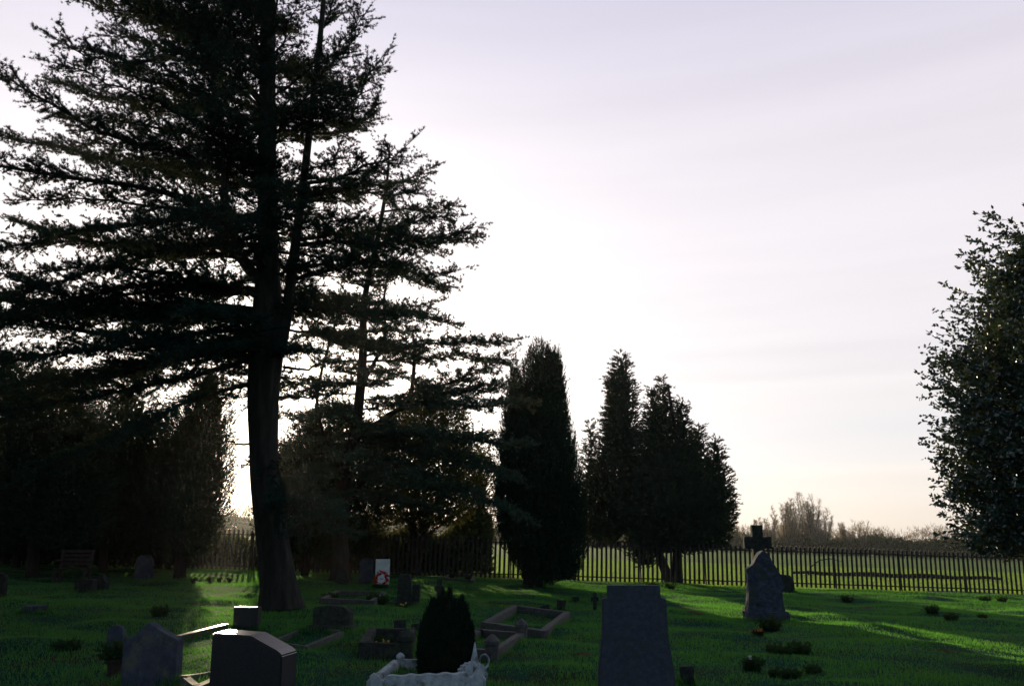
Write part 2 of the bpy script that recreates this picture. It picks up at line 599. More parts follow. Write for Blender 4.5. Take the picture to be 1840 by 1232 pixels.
def grass(name, n, x_over_y, y0, y1, h, w, mat, zf, lab, powr=1.0):
    y = y0 + (y1 - y0) * RNG.random(n) ** powr
    x = (RNG.random(n) * 2 - 1) * (y * x_over_y + 2.0)
    z = np.array([zf(a, b) for a, b in zip(x, y)]) - 0.005
    P = np.stack([x, y, z], 1)
    # patchy height: tussocks and worn places
    pat = 0.55 + 0.5 * np.sin(x * 1.9 + np.sin(y * 1.3) * 2) * np.sin(y * 2.1 + np.sin(x * 0.8) * 2) + 0.35 * RNG.random(n)
    pat = np.clip(pat, 0.35, 1.5)
    d = nrm(np.stack([RNG.normal(0, .45, n), RNG.normal(0, .45, n), np.ones(n)], 1))
    side = nrm(np.stack([RNG.normal(0, 1, n), RNG.normal(0, 0.4, n), np.zeros(n)], 1))
    l = (h * pat * RNG.uniform(0.5, 1.2, n))[:, None]
    V = np.stack([P - side * w / 2, P + side * w / 2, P + d * l], 1)
    o = tri_mesh(name, V, 3, mat)
    tag(o, lab, 'grass', kind='stuff')
    return o


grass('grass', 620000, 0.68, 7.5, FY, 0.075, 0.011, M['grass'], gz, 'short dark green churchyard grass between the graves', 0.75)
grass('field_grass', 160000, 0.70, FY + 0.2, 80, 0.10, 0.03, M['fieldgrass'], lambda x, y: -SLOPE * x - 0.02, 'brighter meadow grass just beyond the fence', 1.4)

# ------------------------------------------------------------------ palisade fence
def make_fence():
    x0, x1, bay = -30.3, 35.7, 2.75
    root = empty('palisade_fence', (0, FY, 0), 'dark steel palisade fence of pointed pickets between churchyard and field', 'fence')
    nb = int((x1 - x0) / bay)
    pan = MB()
    npk = 14
    H = 1.72
    for k in range(npk):
        x = (k + 0.5) * bay / npk
        w = 0.047
        # a picket: W-shaped in plan, top split in points
        prof = [(-w, 0.0), (-w * .45, -0.018), (0, -0.004), (w * .45, -0.018), (w, 0.0)]
        vs, fs = [], []
        tops = [H - .07, H, H - .05, H, H - .07]
        for (dx, dy), tz in zip(prof, tops):
            vs += [(x + dx, dy, 0.04), (x + dx, dy, tz), (x + dx, dy + 0.006, 0.04), (x + dx, dy + 0.006, tz)]
        for i in range(4):
            a, b = i * 4, (i + 1) * 4
            fs += [(a, b, b + 1, a + 1), (a + 2, a + 3, b + 3, b + 2), (a + 1, b + 1, b + 3, a + 3), (a, a + 2, b + 2, b)]
        fs += [(0, 1, 3, 2), (16, 18, 19, 17)]
        pan.add(vs, fs)
    pm = pan.build('picket_panel', M['iron'], root)
    rl = MB().box((bay / 2, 0.03, 0), (bay, 0.045, 0.05)).build('rail', M['iron'], root)
    ps = MB().box((0, 0.07, 0.79), (0.055, 0.05, 1.56)).build('post', M['iron'], root)
    first = True
    for b in range(nb + 1):
        x = x0 + b * bay
        z = -SLOPE * x
        pp = ps if first else ps.copy()
        if not first: COL.objects.link(pp)
        pp.location = (x, 0, z)
        if b < nb:
            ry = math.atan(SLOPE)
            q = pm if first else pm.copy()
            if not first: COL.objects.link(q)
            q.location = (x, 0, z + RNG.normal(0, 0.008)); q.rotation_euler = (0, ry, 0)
            for hz in (0.20, 1.50):
                r_ = rl if (first and hz == 0.20) else rl.copy()
                if not (first and hz == 0.20): COL.objects.link(r_)
                r_.location = (x, 0, z + hz); r_.rotation_euler = (0, ry, 0)
        first = False


make_fence()

# ------------------------------------------------------------------ big foreground cedar
def big_cedar():
    Y = 19.3
    base = gnd(503, 1086)
    base.z -= 0.1
    inv = tuple(base)
    root = empty('cedar_tree', base, 'huge dark cedar with thick forked trunk and layered branches, nearest tree on the left', 'tree')
    path = [(503, 1092), (496, 1010), (480, 900), (474, 800), (474, 700), (480, 600), (481, 450), (480, 250), (482, 0), (484, -250)]
    W = pxw(path, Y)
    W.append((W[-1][0] - 0.1, Y, W[-1][2] + 2.5))
    rad = []
    for (a, b), w in zip(path, [66, 60, 52, 50, 56, 60, 36, 30, 25, 17]):
        rad.append(w / 2 * mpp(at(a, b, Y)))
    rad.append(0.03)
    trunk_mesh(W, rad, inv, flare=(1.0, 0.10, 0.28), n=44, seg=90).build('trunk', M['bark'], root, smooth=True)
    c = Crown()
    # second stem from the fork
    stem = MB()
    s2 = smooth_poly(pxw([(500, 640), (516, 560), (528, 460), (545, 330), (560, 200), (578, 40), (590, -120)], Y - 0.1), 24)
    stem.tube([tuple(p) for p in s2], [0.15 - 0.10 * (i / (len(s2) - 1)) for i in range(len(s2))], 12)
    s3 = smooth_poly(pxw([(478, 520, 0), (430, 455, -.6), (405, 380, -1.0), (404, 330, -1.0), (402, 280, -1.0), (388, 180, -1.1), (372, 60, -1.2), (366, -80, -1.2)], Y), 22)
    stem.tube([tuple(p) for p in s3], [0.13 - 0.09 * (i / (len(s3) - 1)) for i in range(len(s3))], 10)
    stem.v = [(a - inv[0], b - inv[1], cc - inv[2]) for a, b, cc in stem.v]
    stem.build('stem', M['bark'], root, smooth=True)
    thick = dict(sec=1.25, every=0.24)
    # limbs read from the photograph (pixel, pixel, depth offset)
    EX = [
        ([(455, 612, 0), (330, 622, -1), (200, 600, -2), (60, 580, -3), (-120, 565, -4)], 0.13),
        ([(455, 560, 0), (330, 560, 1.5), (190, 560, 3), (60, 545, 4), (-80, 520, 5)], 0.12),
        ([(455, 520, 0), (350, 512, -1), (240, 515, -1.6), (110, 545, -2.2), (0, 585, -3)], 0.10),
        ([(450, 490, 0), (384, 398, -1), (300, 345, -1.4), (150, 322, -2), (0, 300, -2.6), (-160, 285, -3)], 0.14),
        ([(452, 640, 0), (390, 665, -0.8), (270, 690, -1.6), (120, 720, -2.5), (-40, 740, -3.4)], 0.10),
        ([(450, 690, 0), (400, 700, -0.6), (300, 740, -1.6), (200, 790, -2.4), (80, 840, -3)], 0.08),
        ([(455, 600, 0), (350, 640, 2), (220, 670, 3.4), (60, 690, 5), (-60, 700, 6)], 0.09),
        ([(470, 345, 0), (350, 285, -1), (210, 245, -1.8), (90, 185, -2.4), (-30, 120, -3)], 0.11),
        ([(470, 330, 0), (400, 330, 1.2), (270, 300, 2.6), (120, 270, 4), (0, 240, 5)], 0.10),
        ([(474, 230, 0), (380, 180, -0.6), (260, 145, -1), (110, 80, -1.4)], 0.09),
        ([(474, 240, 0), (380, 200, 1.6), (240, 190, 3), (100, 150, 4)], 0.09),
        ([(478, 150, 0), (400, 90, -1), (290, 40, -1.8), (170, -20, -2.4)], 0.08),
        ([(478, 140, 0), (380, 60, 1.4), (260, 0, 2.6), (130, -70, 3.4)], 0.08),
        ([(475, 420, 0), (390, 440, 1), (280, 450, 2.2), (140, 430, 3.6), (30, 400, 4.6)], 0.10),
        ([(470, 440, 0), (360, 440, -1.2), (230, 470, -2), (120, 500, -2.6), (40, 520, -3.2)], 0.09),
        ([(480, 400, 0), (400, 385, -1.6), (260, 400, -3.2), (120, 420, -4.4), (10, 450, -5)], 0.10),
        ([(455, 590, 0), (340, 600, -1.5), (200, 625, -3), (40, 640, -4.4), (-90, 650, -5.4)], 0.09),
        ([(450, 560, 0), (300, 575, -.6), (150, 560, -1), (0, 540, -1.4), (-120, 520, -1.8)], 0.08),
        ([(470, 300, 0), (370, 250, .6), (250, 225, 1), (130, 215, 1.4)], 0.08),
        ([(476, 200, 0), (390, 130, .6), (300, 90, 1.2), (200, 60, 1.8)], 0.07),
        ([(476, 200, 0), (420, 130, -1.6), (340, 100, -3), (260, 110, -4)], 0.07),
        ([(480, 110, 0), (430, 40, -1.2), (370, 0, -2.2), (300, -20, -3)], 0.06),
        ([(480, 60, 0), (420, -20, .8), (350, -60, 1.6)], 0.05),
        ([(455, 600, 0), (340, 625, .6), (210, 665, 1.2), (60, 715, 2), (-60, 750, 2.6)], 0.08),
        ([(455, 555, 0), (340, 545, -.6), (220, 545, -1), (90, 520, -1.4), (-30, 480, -2)], 0.08),
        # right side
        ([(540, 440, 0), (620, 432, -.6), (710, 436, -1.2), (820, 418, -1.8)], 0.08),
        ([(540, 430, 0), (620, 420, .8), (720, 410, 1.6), (800, 385, 2.3)], 0.07),
        ([(535, 500, 0), (610, 480, -.8), (700, 470, -1.4), (790, 505, -1.8)], 0.07),
        ([(548, 330, 0), (610, 320, -.6), (670, 290, -1.2), (725, 275, -1.7)], 0.07),
        ([(548, 350, 0), (620, 345, .9), (690, 350, 1.6), (735, 345, 2)], 0.07),
        ([(555, 230, 0), (600, 210, -.5), (640, 175, -.9), (668, 130, -1.1)], 0.06),
        ([(560, 240, 0), (600, 240, .6), (640, 225, 1), (672, 200, 1.2)], 0.06),
        ([(566, 150, 0), (595, 115, -.4), (625, 80, -.6), (640, 40, -.7)], 0.05),
        ([(575, 60, 0), (590, 30, .4), (600, -10, .6), (605, -50, .7)], 0.05),
        ([(522, 545, 0), (570, 548, -.4), (620, 556, -.9), (665, 575, -1.2)], 0.05),
        ([(515, 592, 0), (560, 600, -.3), (610, 612, -.7), (680, 625, -1.1)], 0.045),
    ]
    for pts, r in EX:
        w = [tuple(at(a, b, Y + dy)) for a, b, dy in pts]
        c.limb(w, r * .8, start=0.16, sec=1.6, every=0.17)
    # bare snags near the sun
    for pts, r in [([(510, 660, 0), (545, 662, -.2), (575, 655, -.4), (592, 640, -.5)], 0.04),
                   ([(500, 715, 0), (545, 712, -.2), (590, 724, -.4)], 0.035),
                   ([(452, 690, 0), (425, 698, -.2), (400, 712, -.4), (370, 716, -.8)], 0.05),
                   ([(450, 797, 0), (425, 797, -.2), (398, 795, -.4), (350, 800, -1.0)], 0.03)]:
        w = [tuple(at(a, b, Y + dy)) for a, b, dy in pts]
        c.limb(w, r, start=0.5, sec=0.35, every=0.2, k=4)
    # the rest of the whorls, all round the stems
    def reach(z, az):                         # az 0 = right (+X), pi = left
        rgt = np.interp(z, [3, 5, 7, 9, 11, 13, 15, 18, 22], [1.2, 2.6, 3.6, 3.8, 3.0, 2.2, 1.6, 1.0, 0.3])
        lft = np.interp(z, [3, 5, 7, 9, 11, 13, 15, 18, 22], [4.5, 6.5, 7.0, 6.8, 6.4, 6.2, 5.4, 3.8, 1.2])
        f = (1 - math.cos(az)) / 2
        return rgt * (1 - f) + lft * f
    rx = W[5][0]
    zz = 5.6
    while zz < 20:
        az = RNG.uniform(0, 2 * math.pi)
        L = reach(zz, az) * RNG.uniform(0.6, 0.95)
        e0 = np.interp(zz, [3, 7, 11, 16, 20], [-0.05, 0.08, 0.28, 0.5, 0.8]) + RNG.normal(0, 0.06)
        cz = np.interp(zz, [3, 7, 12, 18], [-0.14, -0.10, -0.02, 0.05])
        tx = float(np.interp(zz, [w[2] for w in W], [w[0] for w in W]))
        pts = []
        for t in (0, .25, .5, .75, 1):
            pts.append((tx + math.cos(az) * L * t, Y + math.sin(az) * L * t, zz + L * (e0 * t + cz * t * t * 2)))
        c.limb(pts, 0.02 + 0.009 * L, start=0.12, sec=1.35, every=0.2)
        zz += RNG.uniform(0.10, 0.19)
    # low drooping boughs before and beside the trunk
    for pts in ([(480, 850, 0), (505, 880, -.7), (528, 915, -1.3), (545, 950, -1.7)], [(478, 880, 0), (520, 890, -1.0), (570, 915, -2.0), (620, 945, -2.6)],
                [(478, 820, 0), (500, 840, -.5), (512, 880, -.9), (508, 920, -1.1)]):
        c.limb([tuple(at(a, b, Y + dy)) for a, b, dy in pts], 0.035, start=.3, sec=1.0, every=0.17)
    c.build(root, M['cedar'], M['bark'], inv)
    print('cedar tris', sum(len(t) for t in c.tris))


big_cedar()


# ------------------------------------------------------------------ second cedar
def second_cedar():
    Y = 29.0
    base = gnd(612, 1044)
    base.z -= 0.1
    Y = base.y
    inv = tuple(base)
    root = empty('cedar_tree', base, 'second cedar with thin forked stems and flat green tiers, right of the huge one', 'tree')
    W = pxw([(612, 1046), (612, 960), (618, 860), (640, 760), (652, 640), (655, 540), (680, 420), (695, 330), (700, 262)], Y)
    trunk_mesh(W, [0.34, 0.27, 0.23, 0.20, 0.16, 0.12, 0.09, 0.06, 0.02], inv, flare=(0.8, 0.1, 0.3), n=20, seg=50, seed=3).build('trunk', M['bark2'], root, smooth=True)
    st = MB()
    for pth, r in [([(640, 790), (700, 745), (735, 720), (745, 640), (742, 600)], .12), ([(652, 690), (690, 610), (690, 540), (700, 470)], .08), ([(618, 860), (575, 760), (573, 690), (600, 590), (610, 560)], .08)]:
        s = smooth_poly(pxw(pth, Y), 16)
        st.tube([tuple(p) for p in s], [r * (1 - 0.6 * i / (len(s) - 1)) for i in range(len(s))], 8)
    st.v = [(a - inv[0], b - inv[1], c - inv[2]) for a, b, c in st.v]
    st.build('stem', M['bark2'], root, smooth=True)
    c = Crown()
    EX = [
        [(695, 330, 0), (730, 325, -.6), (770, 300, -1)],
        [(690, 380, 0), (740, 375, -.6), (800, 370, -1)],
        [(690, 400, 0), (760, 440, -1), (840, 430, -1.6)],
        [(690, 480, 0), (740, 500, -.8), (795, 515, -1.4)],
        [(690, 545, 0), (640, 545, -1), (560, 548, -1.6)],
        [(655, 560, 0), (720, 560, -1), (800, 578, -2)],
        [(652, 600, 0), (600, 600, -1), (545, 600, -2)],
        [(652, 640, 0), (740, 620, -1), (830, 612, -2), (905, 612, -3)],
        [(655, 650, 0), (740, 645, 0), (820, 640, 0), (885, 650, -1)],
        [(735, 700, 0), (800, 690, -1.2), (860, 665, -2), (905, 640, -2.6)],
        [(735, 710, 0), (800, 705, -1), (860, 700, -2), (900, 690, -3)],
        [(735, 725, 0), (800, 725, -2), (870, 730, -3.6), (935, 720, -4.6)],
        [(650, 690, 0), (600, 690, -1), (550, 698, -1.4)],
        [(640, 760, 0), (740, 770, -2), (840, 790, -4), (930, 800, -5)],
        [(640, 770, 0), (740, 800, -1), (840, 830, -3), (925, 860, -5)],
        [(630, 800, 0), (720, 840, -2), (830, 880, -4), (925, 920, -5)],
        [(630, 790, 0), (700, 800, 1), (800, 790, 1.6), (880, 780, 2)],
        [(620, 850, 0), (560, 850, -1.5), (520, 880, -3), (500, 910, -4)],
        [(625, 830, 0), (700, 860, -2), (790, 880, -3)],
        [(620, 880, 0), (580, 900, -2), (540, 930, -4), (500, 950, -6)],
        [(640, 740, 0), (590, 740, -1), (540, 760, -2)],
        [(640, 770, 0), (590, 790, 0), (520, 800, 0)],
    ]
    for pts in EX:
        w = [tuple(at(a, b, Y + dy)) for a, b, dy in pts]
        c.limb(w, 0.05, start=0.10, sec=1.5, every=0.22, k=5, blade=(0.14, 0.042), tuft=0.10, n=10, lift=-.02)
    zz = 3.2
    while zz < 13.6:
        az = RNG.uniform(0, 2 * math.pi)
        L = float(np.interp(zz, [2, 4, 6, 9, 12, 14], [5, 4.8, 3.9, 3.1, 1.9, 0.8])) * RNG.uniform(0.5, 1.0)
        tx = float(np.interp(zz, [w[2] for w in W], [w[0] for w in W]))
        e0 = np.interp(zz, [2, 6, 12], [-0.03, 0.05, 0.25])
        pts = [(tx + math.cos(az) * L * t, Y + math.sin(az) * L * t, zz + L * (e0 * t - 0.08 * t * t)) for t in (0, .33, .66, 1)]
        c.limb(pts, 0.035, start=0.1, sec=1.2, every=0.25, k=5, blade=(0.14, 0.042), tuft=0.10, n=9)
        zz += RNG.uniform(0.13, 0.28)
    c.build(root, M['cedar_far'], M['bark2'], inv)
    print('cedar2 tris', sum(len(t) for t in c.tris))


second_cedar()


# ------------------------------------------------------------------ dense evergreens
def evergreen(name, label, base, leaders, trunks, mat, n, blade, lowz=0.3, core=True, up=0.9, outw=0.5, spray=0.35, k=9, group=None, gaps=0.0, droop=0.0, mat_w=None, jag=0.12):
    """leaders: list of (x, y, z0, z1, [(t, r)...] profile): each a leafy column; many short sprays on and below its surface"""
    inv = (base.x, base.y, base.z)
    root = empty(name, base, label, 'tree', group=group)
    tm = MB()
    for pth, r0, r1 in trunks:
        P = smooth_poly(pth, 12)
        T = len(P)
        tm.tube([tuple(np.array(p) - inv) for p in P], [r0 + (r1 - r0) * i / (T - 1) for i in range(T)], 12)
    tm.build('trunk', mat_w or M['bark2'], root, smooth=True)
    A = []
    tot = sum((l[3] - l[2]) * max(r for _, r in l[4]) for l in leaders)
    alld, allA, big = [], [], []
    for x, y, z0, z1, prof in leaders:
        w = (z1 - z0) * max(r for _, r in prof) / tot
        m = int(n * w)
        # sample t by surface area
        ts = np.linspace(0, 1, 200)
        rr = np.interp(ts, [p[0] for p in prof], [p[1] for p in prof])
        cdf = np.cumsum(rr + 0.03); cdf /= cdf[-1]
        t = np.interp(RNG.random(m), cdf, ts)
        r = np.interp(t, ts, rr)
        a = RNG.uniform(0, 2 * math.pi, m)
        lump = 1 + jag * np.sin(a * 5 + t * 17 + x) * np.sin(t * 31 + a * 2 + y) + jag * 0.7 * np.sin(a * 11 - t * 47)
        q = RNG.random(m) ** 0.35
        rad_ = r * lump * (0.35 + 0.65 * q)
        zz = z0 + (z1 - z0) * t
        P = np.stack([x + rad_ * np.cos(a), y + rad_ * np.sin(a), zz], 1)
        D = nrm(np.stack([np.cos(a) * outw, np.sin(a) * outw, np.full(m, up)], 1) + RNG.normal(0, 0.25, (m, 3)))
        if gaps:
            g = np.sin(P[:, 0] * 3.1 + 1) * np.sin(P[:, 2] * 3.7 + P[:, 1]) + 0.6 * np.sin(P[:, 0] * 7.3 + P[:, 2] * 5.1)
            keep = g > (-1.6 + gaps)
            P, D, = P[keep], D[keep]
        allA.append(P); alld.append(D)
        if core:
            mc = int(m * 0.5)
            t = np.interp(RNG.random(mc), cdf, ts); r = np.interp(t, ts, rr)
            a = RNG.uniform(0, 2 * math.pi, mc)
            rd = r * 0.72 * np.sqrt(RNG.random(mc))
            big.append(np.stack([x + rd * np.cos(a), y + rd * np.sin(a), z0 + (z1 - z0) * (0.02 + 0.93 * t)], 1))
    A = np.concatenate(allA); D = np.concatenate(alld)
    Ls = spray * RNG.uniform(0.5, 1.3, len(A))
    idx = np.repeat(np.arange(len(A)), k)
    u = RNG.random(len(idx))
    p = A[idx] + D[idx] * (Ls[idx] * u)[:, None]
    p[:, 2] -= droop * u * u * Ls[idx]
    T = [blades(p, D[idx], blade[0], blade[1], 0.5, 1)]
    if core and big:
        B = np.concatenate(big)
        T.append(blades(B, np.tile([0, 0, 1.0], (len(B), 1)), 0.30, 0.16, 0.7, 2))
    V = np.concatenate(T) - np.array(inv)
    tri_mesh('foliage', V, 3, mat, root)
    print(name, len(V))
    return root


def lead(px, Y, y_top, y_bot, prof_px):
    """leader from pixel measures -> (x,y,z0,z1,prof in metres)"""
    top, bot = at(px, y_top, Y), at(px, y_bot, Y)
    k = mpp(at(px, (y_top + y_bot) / 2, Y))
    return (bot.x, Y, bot.z, top.z, [(t, w * k) for t, w in prof_px])


# Irish yew
b = gnd(958, 1056)
Yy = b.y
evergreen('irish_yew', 'tall dense columnar yew with rounded base, standing before the fence in the middle', b,
          [lead(972, Yy, 618, 1052, [(0, 22), (.06, 46), (.18, 78), (.35, 80), (.5, 68), (.65, 56), (.8, 42), (.9, 29), (.96, 15), (1, 3)]),
           lead(925, Yy - .3, 655, 960, [(0, 30), (.3, 36), (.6, 26), (.85, 12), (1, 3)]),
           lead(1001, Yy, 630, 800, [(0, 15), (.5, 18), (.85, 9), (1, 2)]),
           lead(986, Yy - .2, 626, 760, [(0, 12), (.6, 10), (1, 2)]),
           lead(1010, Yy - .4, 760, 1046, [(0, 24), (.15, 44), (.5, 46), (1, 8)])],
          [([tuple(b - Vector((0, 0, .1))), (b.x, b.y, b.z + 3)], .38, .2)], M['yew'], 13000, (0.11, 0.026), k=12, spray=0.34, up=1.5, outw=0.22, jag=0.04)

# many-headed cypress
b = gnd(1205, 1043)
Yc = b.y - 1.0
b = gnd(1205, 1046)
Yc = b.y
G = [lead(1125, Yc, 634, 960, [(0, 34), (.3, 42), (.55, 32), (.72, 20), (.80, 24), (.86, 9), (.92, 14), (1, 2)]),
     lead(1108, Yc - .3, 668, 840, [(0, 26), (.5, 16), (.8, 7), (.88, 12), (1, 2)]),
     lead(1204, Yc + .4, 680, 980, [(0, 50), (.4, 38), (.6, 25), (.8, 12), (.9, 8), (1, 1)]),
     lead(1180, Yc - .6, 692, 900, [(0, 42), (.5, 22), (.8, 9), (1, 1)]),
     lead(1236, Yc - .3, 716, 985, [(0, 50), (.3, 46), (.6, 22), (.8, 12), (1, 1)]),
     lead(1266, Yc + .5, 762, 985, [(0, 36), (.4, 36), (.7, 17), (.9, 8), (1, 1)]),
     lead(1296, Yc, 786, 960, [(0, 14), (.2, 24), (.5, 22), (.8, 9), (1, 1)]),
     lead(1208, Yc, 800, 996, [(0, 50), (.2, 88), (.5, 94), (.8, 66), (1, 20)]),
     lead(1065, Yc + .8, 752, 960, [(0, 16), (.4, 16), (.7, 9), (1, 1)]),
     lead(1085, Yc + .3, 830, 985, [(0, 26), (.4, 34), (.8, 20), (1, 3)]),
     lead(1160, Yc - .8, 900, 1020, [(0, 10), (.3, 24), (.8, 32), (1, 16)])]
tb = [tuple(b - Vector((0, 0, .15)))]
evergreen('cypress_tree', 'dark many-topped cypress on two leaning trunks, right of the columnar yew', b, G,
          [([tuple(at(1217, 1050, Yc)), tuple(at(1217, 980, Yc)), tuple(at(1222, 850, Yc)), tuple(at(1200, 690, Yc))], .27, .05),
           ([tuple(at(1205, 1050, Yc)), tuple(at(1186, 1000, Yc)), tuple(at(1160, 930, Yc)), tuple(at(1128, 800, Yc)), tuple(at(1125, 650, Yc))], .25, .04)],
          M['cypress'], 15000, (0.14, 0.05), k=14, spray=0.36, up=0.55, outw=0.75, gaps=0.12, droop=0.25, jag=0.2)

# dark yews and evergreens on the left, each its own tree
def blob(px, Y, y_top, y_bot, w, **kw):
    return lead(px, Y, y_top, y_bot, [(0, w * .5), (.15, w * .9), (.4, w), (.7, w * .8), (.9, w * .45), (1, w * .1)])


b = gnd(322, 1040); Y0 = b.y
evergreen('yew_tree', 'dark tapering yew with a narrow foot, just left of the huge cedar trunk', b,
          [lead(350, Y0, 660, 1005, [(0, 20), (.15, 48), (.4, 52), (.7, 46), (.9, 26), (1, 6)]),
           lead(315, Y0 + .4, 730, 1015, [(0, 16), (.3, 44), (.6, 48), (.9, 26), (1, 6)]),
           lead(285, Y0 + .8, 800, 1000, [(0, 20), (.4, 44), (1, 8)])],
          [([tuple(b - Vector((0, 0, .1))), tuple(at(335, 900, Y0)), tuple(at(345, 760, Y0))], .22, .05)], M['yew'], 7000, (0.10, 0.03), k=10, spray=0.4, gaps=0.2)
b = gnd(186, 1030); Y0 = b.y
evergreen('yew_tree', 'broad black yew on a pale-sided trunk, behind the wooden bench', b,
          [blob(200, Y0, 690, 990, 95), blob(130, Y0 + 1, 730, 980, 75), blob(255, Y0 + 1, 740, 985, 70)],
          [([tuple(b - Vector((0, 0, .1))), tuple(at(188, 930, Y0)), tuple(at(200, 800, Y0))], .17, .08)], M['yew'], 8000, (0.11, 0.034), k=10, spray=0.5, gaps=0.35, up=.5, outw=.8)
b = gnd(58, 1036); Y0 = b.y
evergreen('yew_tree', 'large black yew at the left edge with a straight brown trunk', b,
          [blob(50, Y0, 640, 985, 100), blob(-40, Y0 + 1, 620, 985, 110), blob(110, Y0 - 1, 720, 985, 70)],
          [([tuple(b - Vector((0, 0, .1))), tuple(at(62, 930, Y0)), tuple(at(55, 760, Y0))], .22, .1)], M['yew'], 9000, (0.11, 0.034), k=10, spray=0.5, gaps=0.35, up=.5, outw=.8)
LAB = ['low dark holly by the fence between the cedar trunks', 'rounded dark evergreen by the fence, behind the second cedar',
       'dark evergreen against the fence, left of the tapering yew', 'bushy evergreen against the fence, behind the broad black yew',
       'tall evergreen against the fence at the far left edge', 'dense evergreen in the far left corner, half out of the picture']
for i, (px, py, top, w, Yd) in enumerate([(548, 1030, 735, 62, -.8), (600, 1028, 715, 78, -0.4), (262, 1023, 800, 85, -.6), (150, 1020, 770, 95, -.6), (30, 1016, 730, 110, -.8), (-90, 1012, 690, 120, -.8)]):
    b = gnd(px, py + 3); Y0 = b.y
    evergreen('evergreen_tree', LAB[i], b, [blob(px, Y0, top, 1000, w), blob(px - w * .7, Y0 + .5, top + 60, 990, w * .7), blob(px + w * .6, Y0 + .5, top + 40, 1000, w * .6)],
              [([tuple(b - Vector((0, 0, .1))), tuple(at(px, 900, Y0)), tuple(at(px + 5, top + 80, Y0))], .16, .05)],
              M['yew'], 5000, (0.12, 0.04), k=9, spray=0.45, gaps=0.3, up=.6, outw=.7)


for lab, x, y, rr, zt in [('big black yew just past the left edge of the picture, nearest the viewer', -9.8, 11.0, 2.4, 9.5), ('big black yew just past the left edge, behind the nearest one', -15.0, 17.5, 2.9, 11.0)]:
    b = Vector((x, y, gz(x, y)))  # two yews out of view, added to shade the left side
    evergreen('yew_tree', lab, b, [(x, y, b.z + .5, zt, [(0, rr * .7), (.2, rr), (.6, rr * .85), (.9, rr * .4), (1, .1)])],
              [([(x, y, b.z - .1), (x, y, b.z + 2), (x, y, b.z + 5)], .25, .1)], M['yew'], 5000, (0.10, 0.035), k=8, spray=0.4)

# ------------------------------------------------------------------ leafy trees (holly at right, small tree by the fence)
def leafy(name, label, base, cx, cy, zlo, zhi, prof, trunk, mat, n, leaf, k, spray, gaps, mat_w, up=0.35, shoots=0):
    inv = tuple(base)
    root = empty(name, base, label, 'tree')
    tm = MB()
    for pth, r0, r1 in trunk:
        P = smooth_poly(pth, 14); T = len(P)
        tm.tube([tuple(np.array(p) - inv) for p in P], [r0 + (r1 - r0) * i / (T - 1) for i in range(T)], 14)
    tm.build('trunk', mat_w, root, smooth=True)
    t = RNG.random(n)
    ts = [p[0] for p in prof]; rs = [p[1] for p in prof]
    r = np.interp(t, ts, rs)
    keep = RNG.random(n) < (r / max(rs)) ** 1.0
    t, r = t[keep], r[keep]
    m = len(t)
    a = RNG.uniform(0, 2 * math.pi, m)
    lump = 1 + 0.11 * np.sin(a * 6 + t * 23) + 0.09 * np.sin(a * 13 - t * 41)
    q = RNG.random(m) ** 0.42
    lump = lump + 0.16 * np.maximum(0, np.sin(t * 36 + 3 * np.sin(a * 3))) ** 3 - 0.06
    rad_ = r * lump * q
    P = np.stack([cx + rad_ * np.cos(a), cy + rad_ * np.sin(a), zlo + (zhi - zlo) * t], 1)
    g = np.sin(P[:, 0] * 4.1 + 1) * np.sin(P[:, 2] * 4.7 + P[:, 1] * 2) + 0.7 * np.sin(P[:, 0] * 9.3 + P[:, 2] * 7.1 + P[:, 1] * 3)
    kp = g > -1.7 + gaps
    P, a, q = P[kp], a[kp], q[kp]
    if shoots:                                   # long loose shoots reaching out of the crown
        ns = shoots
        t2 = 0.82 * RNG.random(ns); a2 = RNG.uniform(0, 2 * math.pi, ns)
        r2 = np.interp(t2, ts, rs)
        for j in range(6):
            rr = r2 * 0.9 + 0.13 * j
            P = np.concatenate([P, np.stack([cx + rr * np.cos(a2 + .02 * j), cy + rr * np.sin(a2 + .02 * j), zlo + (zhi - zlo) * t2 + 0.03 * j * j * .6], 1)])
            a = np.concatenate([a, a2]); q = np.concatenate([q, np.ones(ns)]); rad_ = np.concatenate([rad_, rr])
        kp = np.concatenate([kp, np.ones(ns * 6, bool)])
    m = len(P)
    D = nrm(np.stack([np.cos(a), np.sin(a), np.full(m, up)], 1) + RNG.normal(0, 0.35, (m, 3)))
    Ls = spray * RNG.uniform(0.5, 1.4, m)
    side = nrm(np.cross(D, RNG.normal(0, 1, (m, 3)))) * 0.006
    tw = np.stack([P - side, P + side, P + D * Ls[:, None]], 1)
    idx = np.repeat(np.arange(m), k)
    u = RNG.random(len(idx)) ** 0.7
    p = P[idx] + D[idx] * (Ls[idx] * u)[:, None]
    V = blades(p, D[idx], leaf[0], leaf[1], 0.8, 1, leaf=True) - np.array(inv)
    tri_mesh('foliage', V, 4, mat, root)
    # main boughs
    bm_ = MB()
    for i in range(0, m, max(1, m // 260)):
        zt = P[i][2]
        s = np.array([cx, cy, max(base.z + 0.8, zt - 0.8 - 0.3 * rad_[kp][i])])
        mid = (s + P[i]) / 2 + np.array([0, 0, 0.1])
        bm_.tube([s - inv, mid - inv, P[i] - inv], [0.03, 0.018, 0.006], 4, cap=False)
    bm_.build('branches', mat_w, root, smooth=True)
    tri_mesh('twigs', tw - np.array(inv), 3, mat_w, root)
    print(name, len(V))


HX, HY = 9.75, 13.0
hb = Vector((HX, HY, gz(HX, HY)))
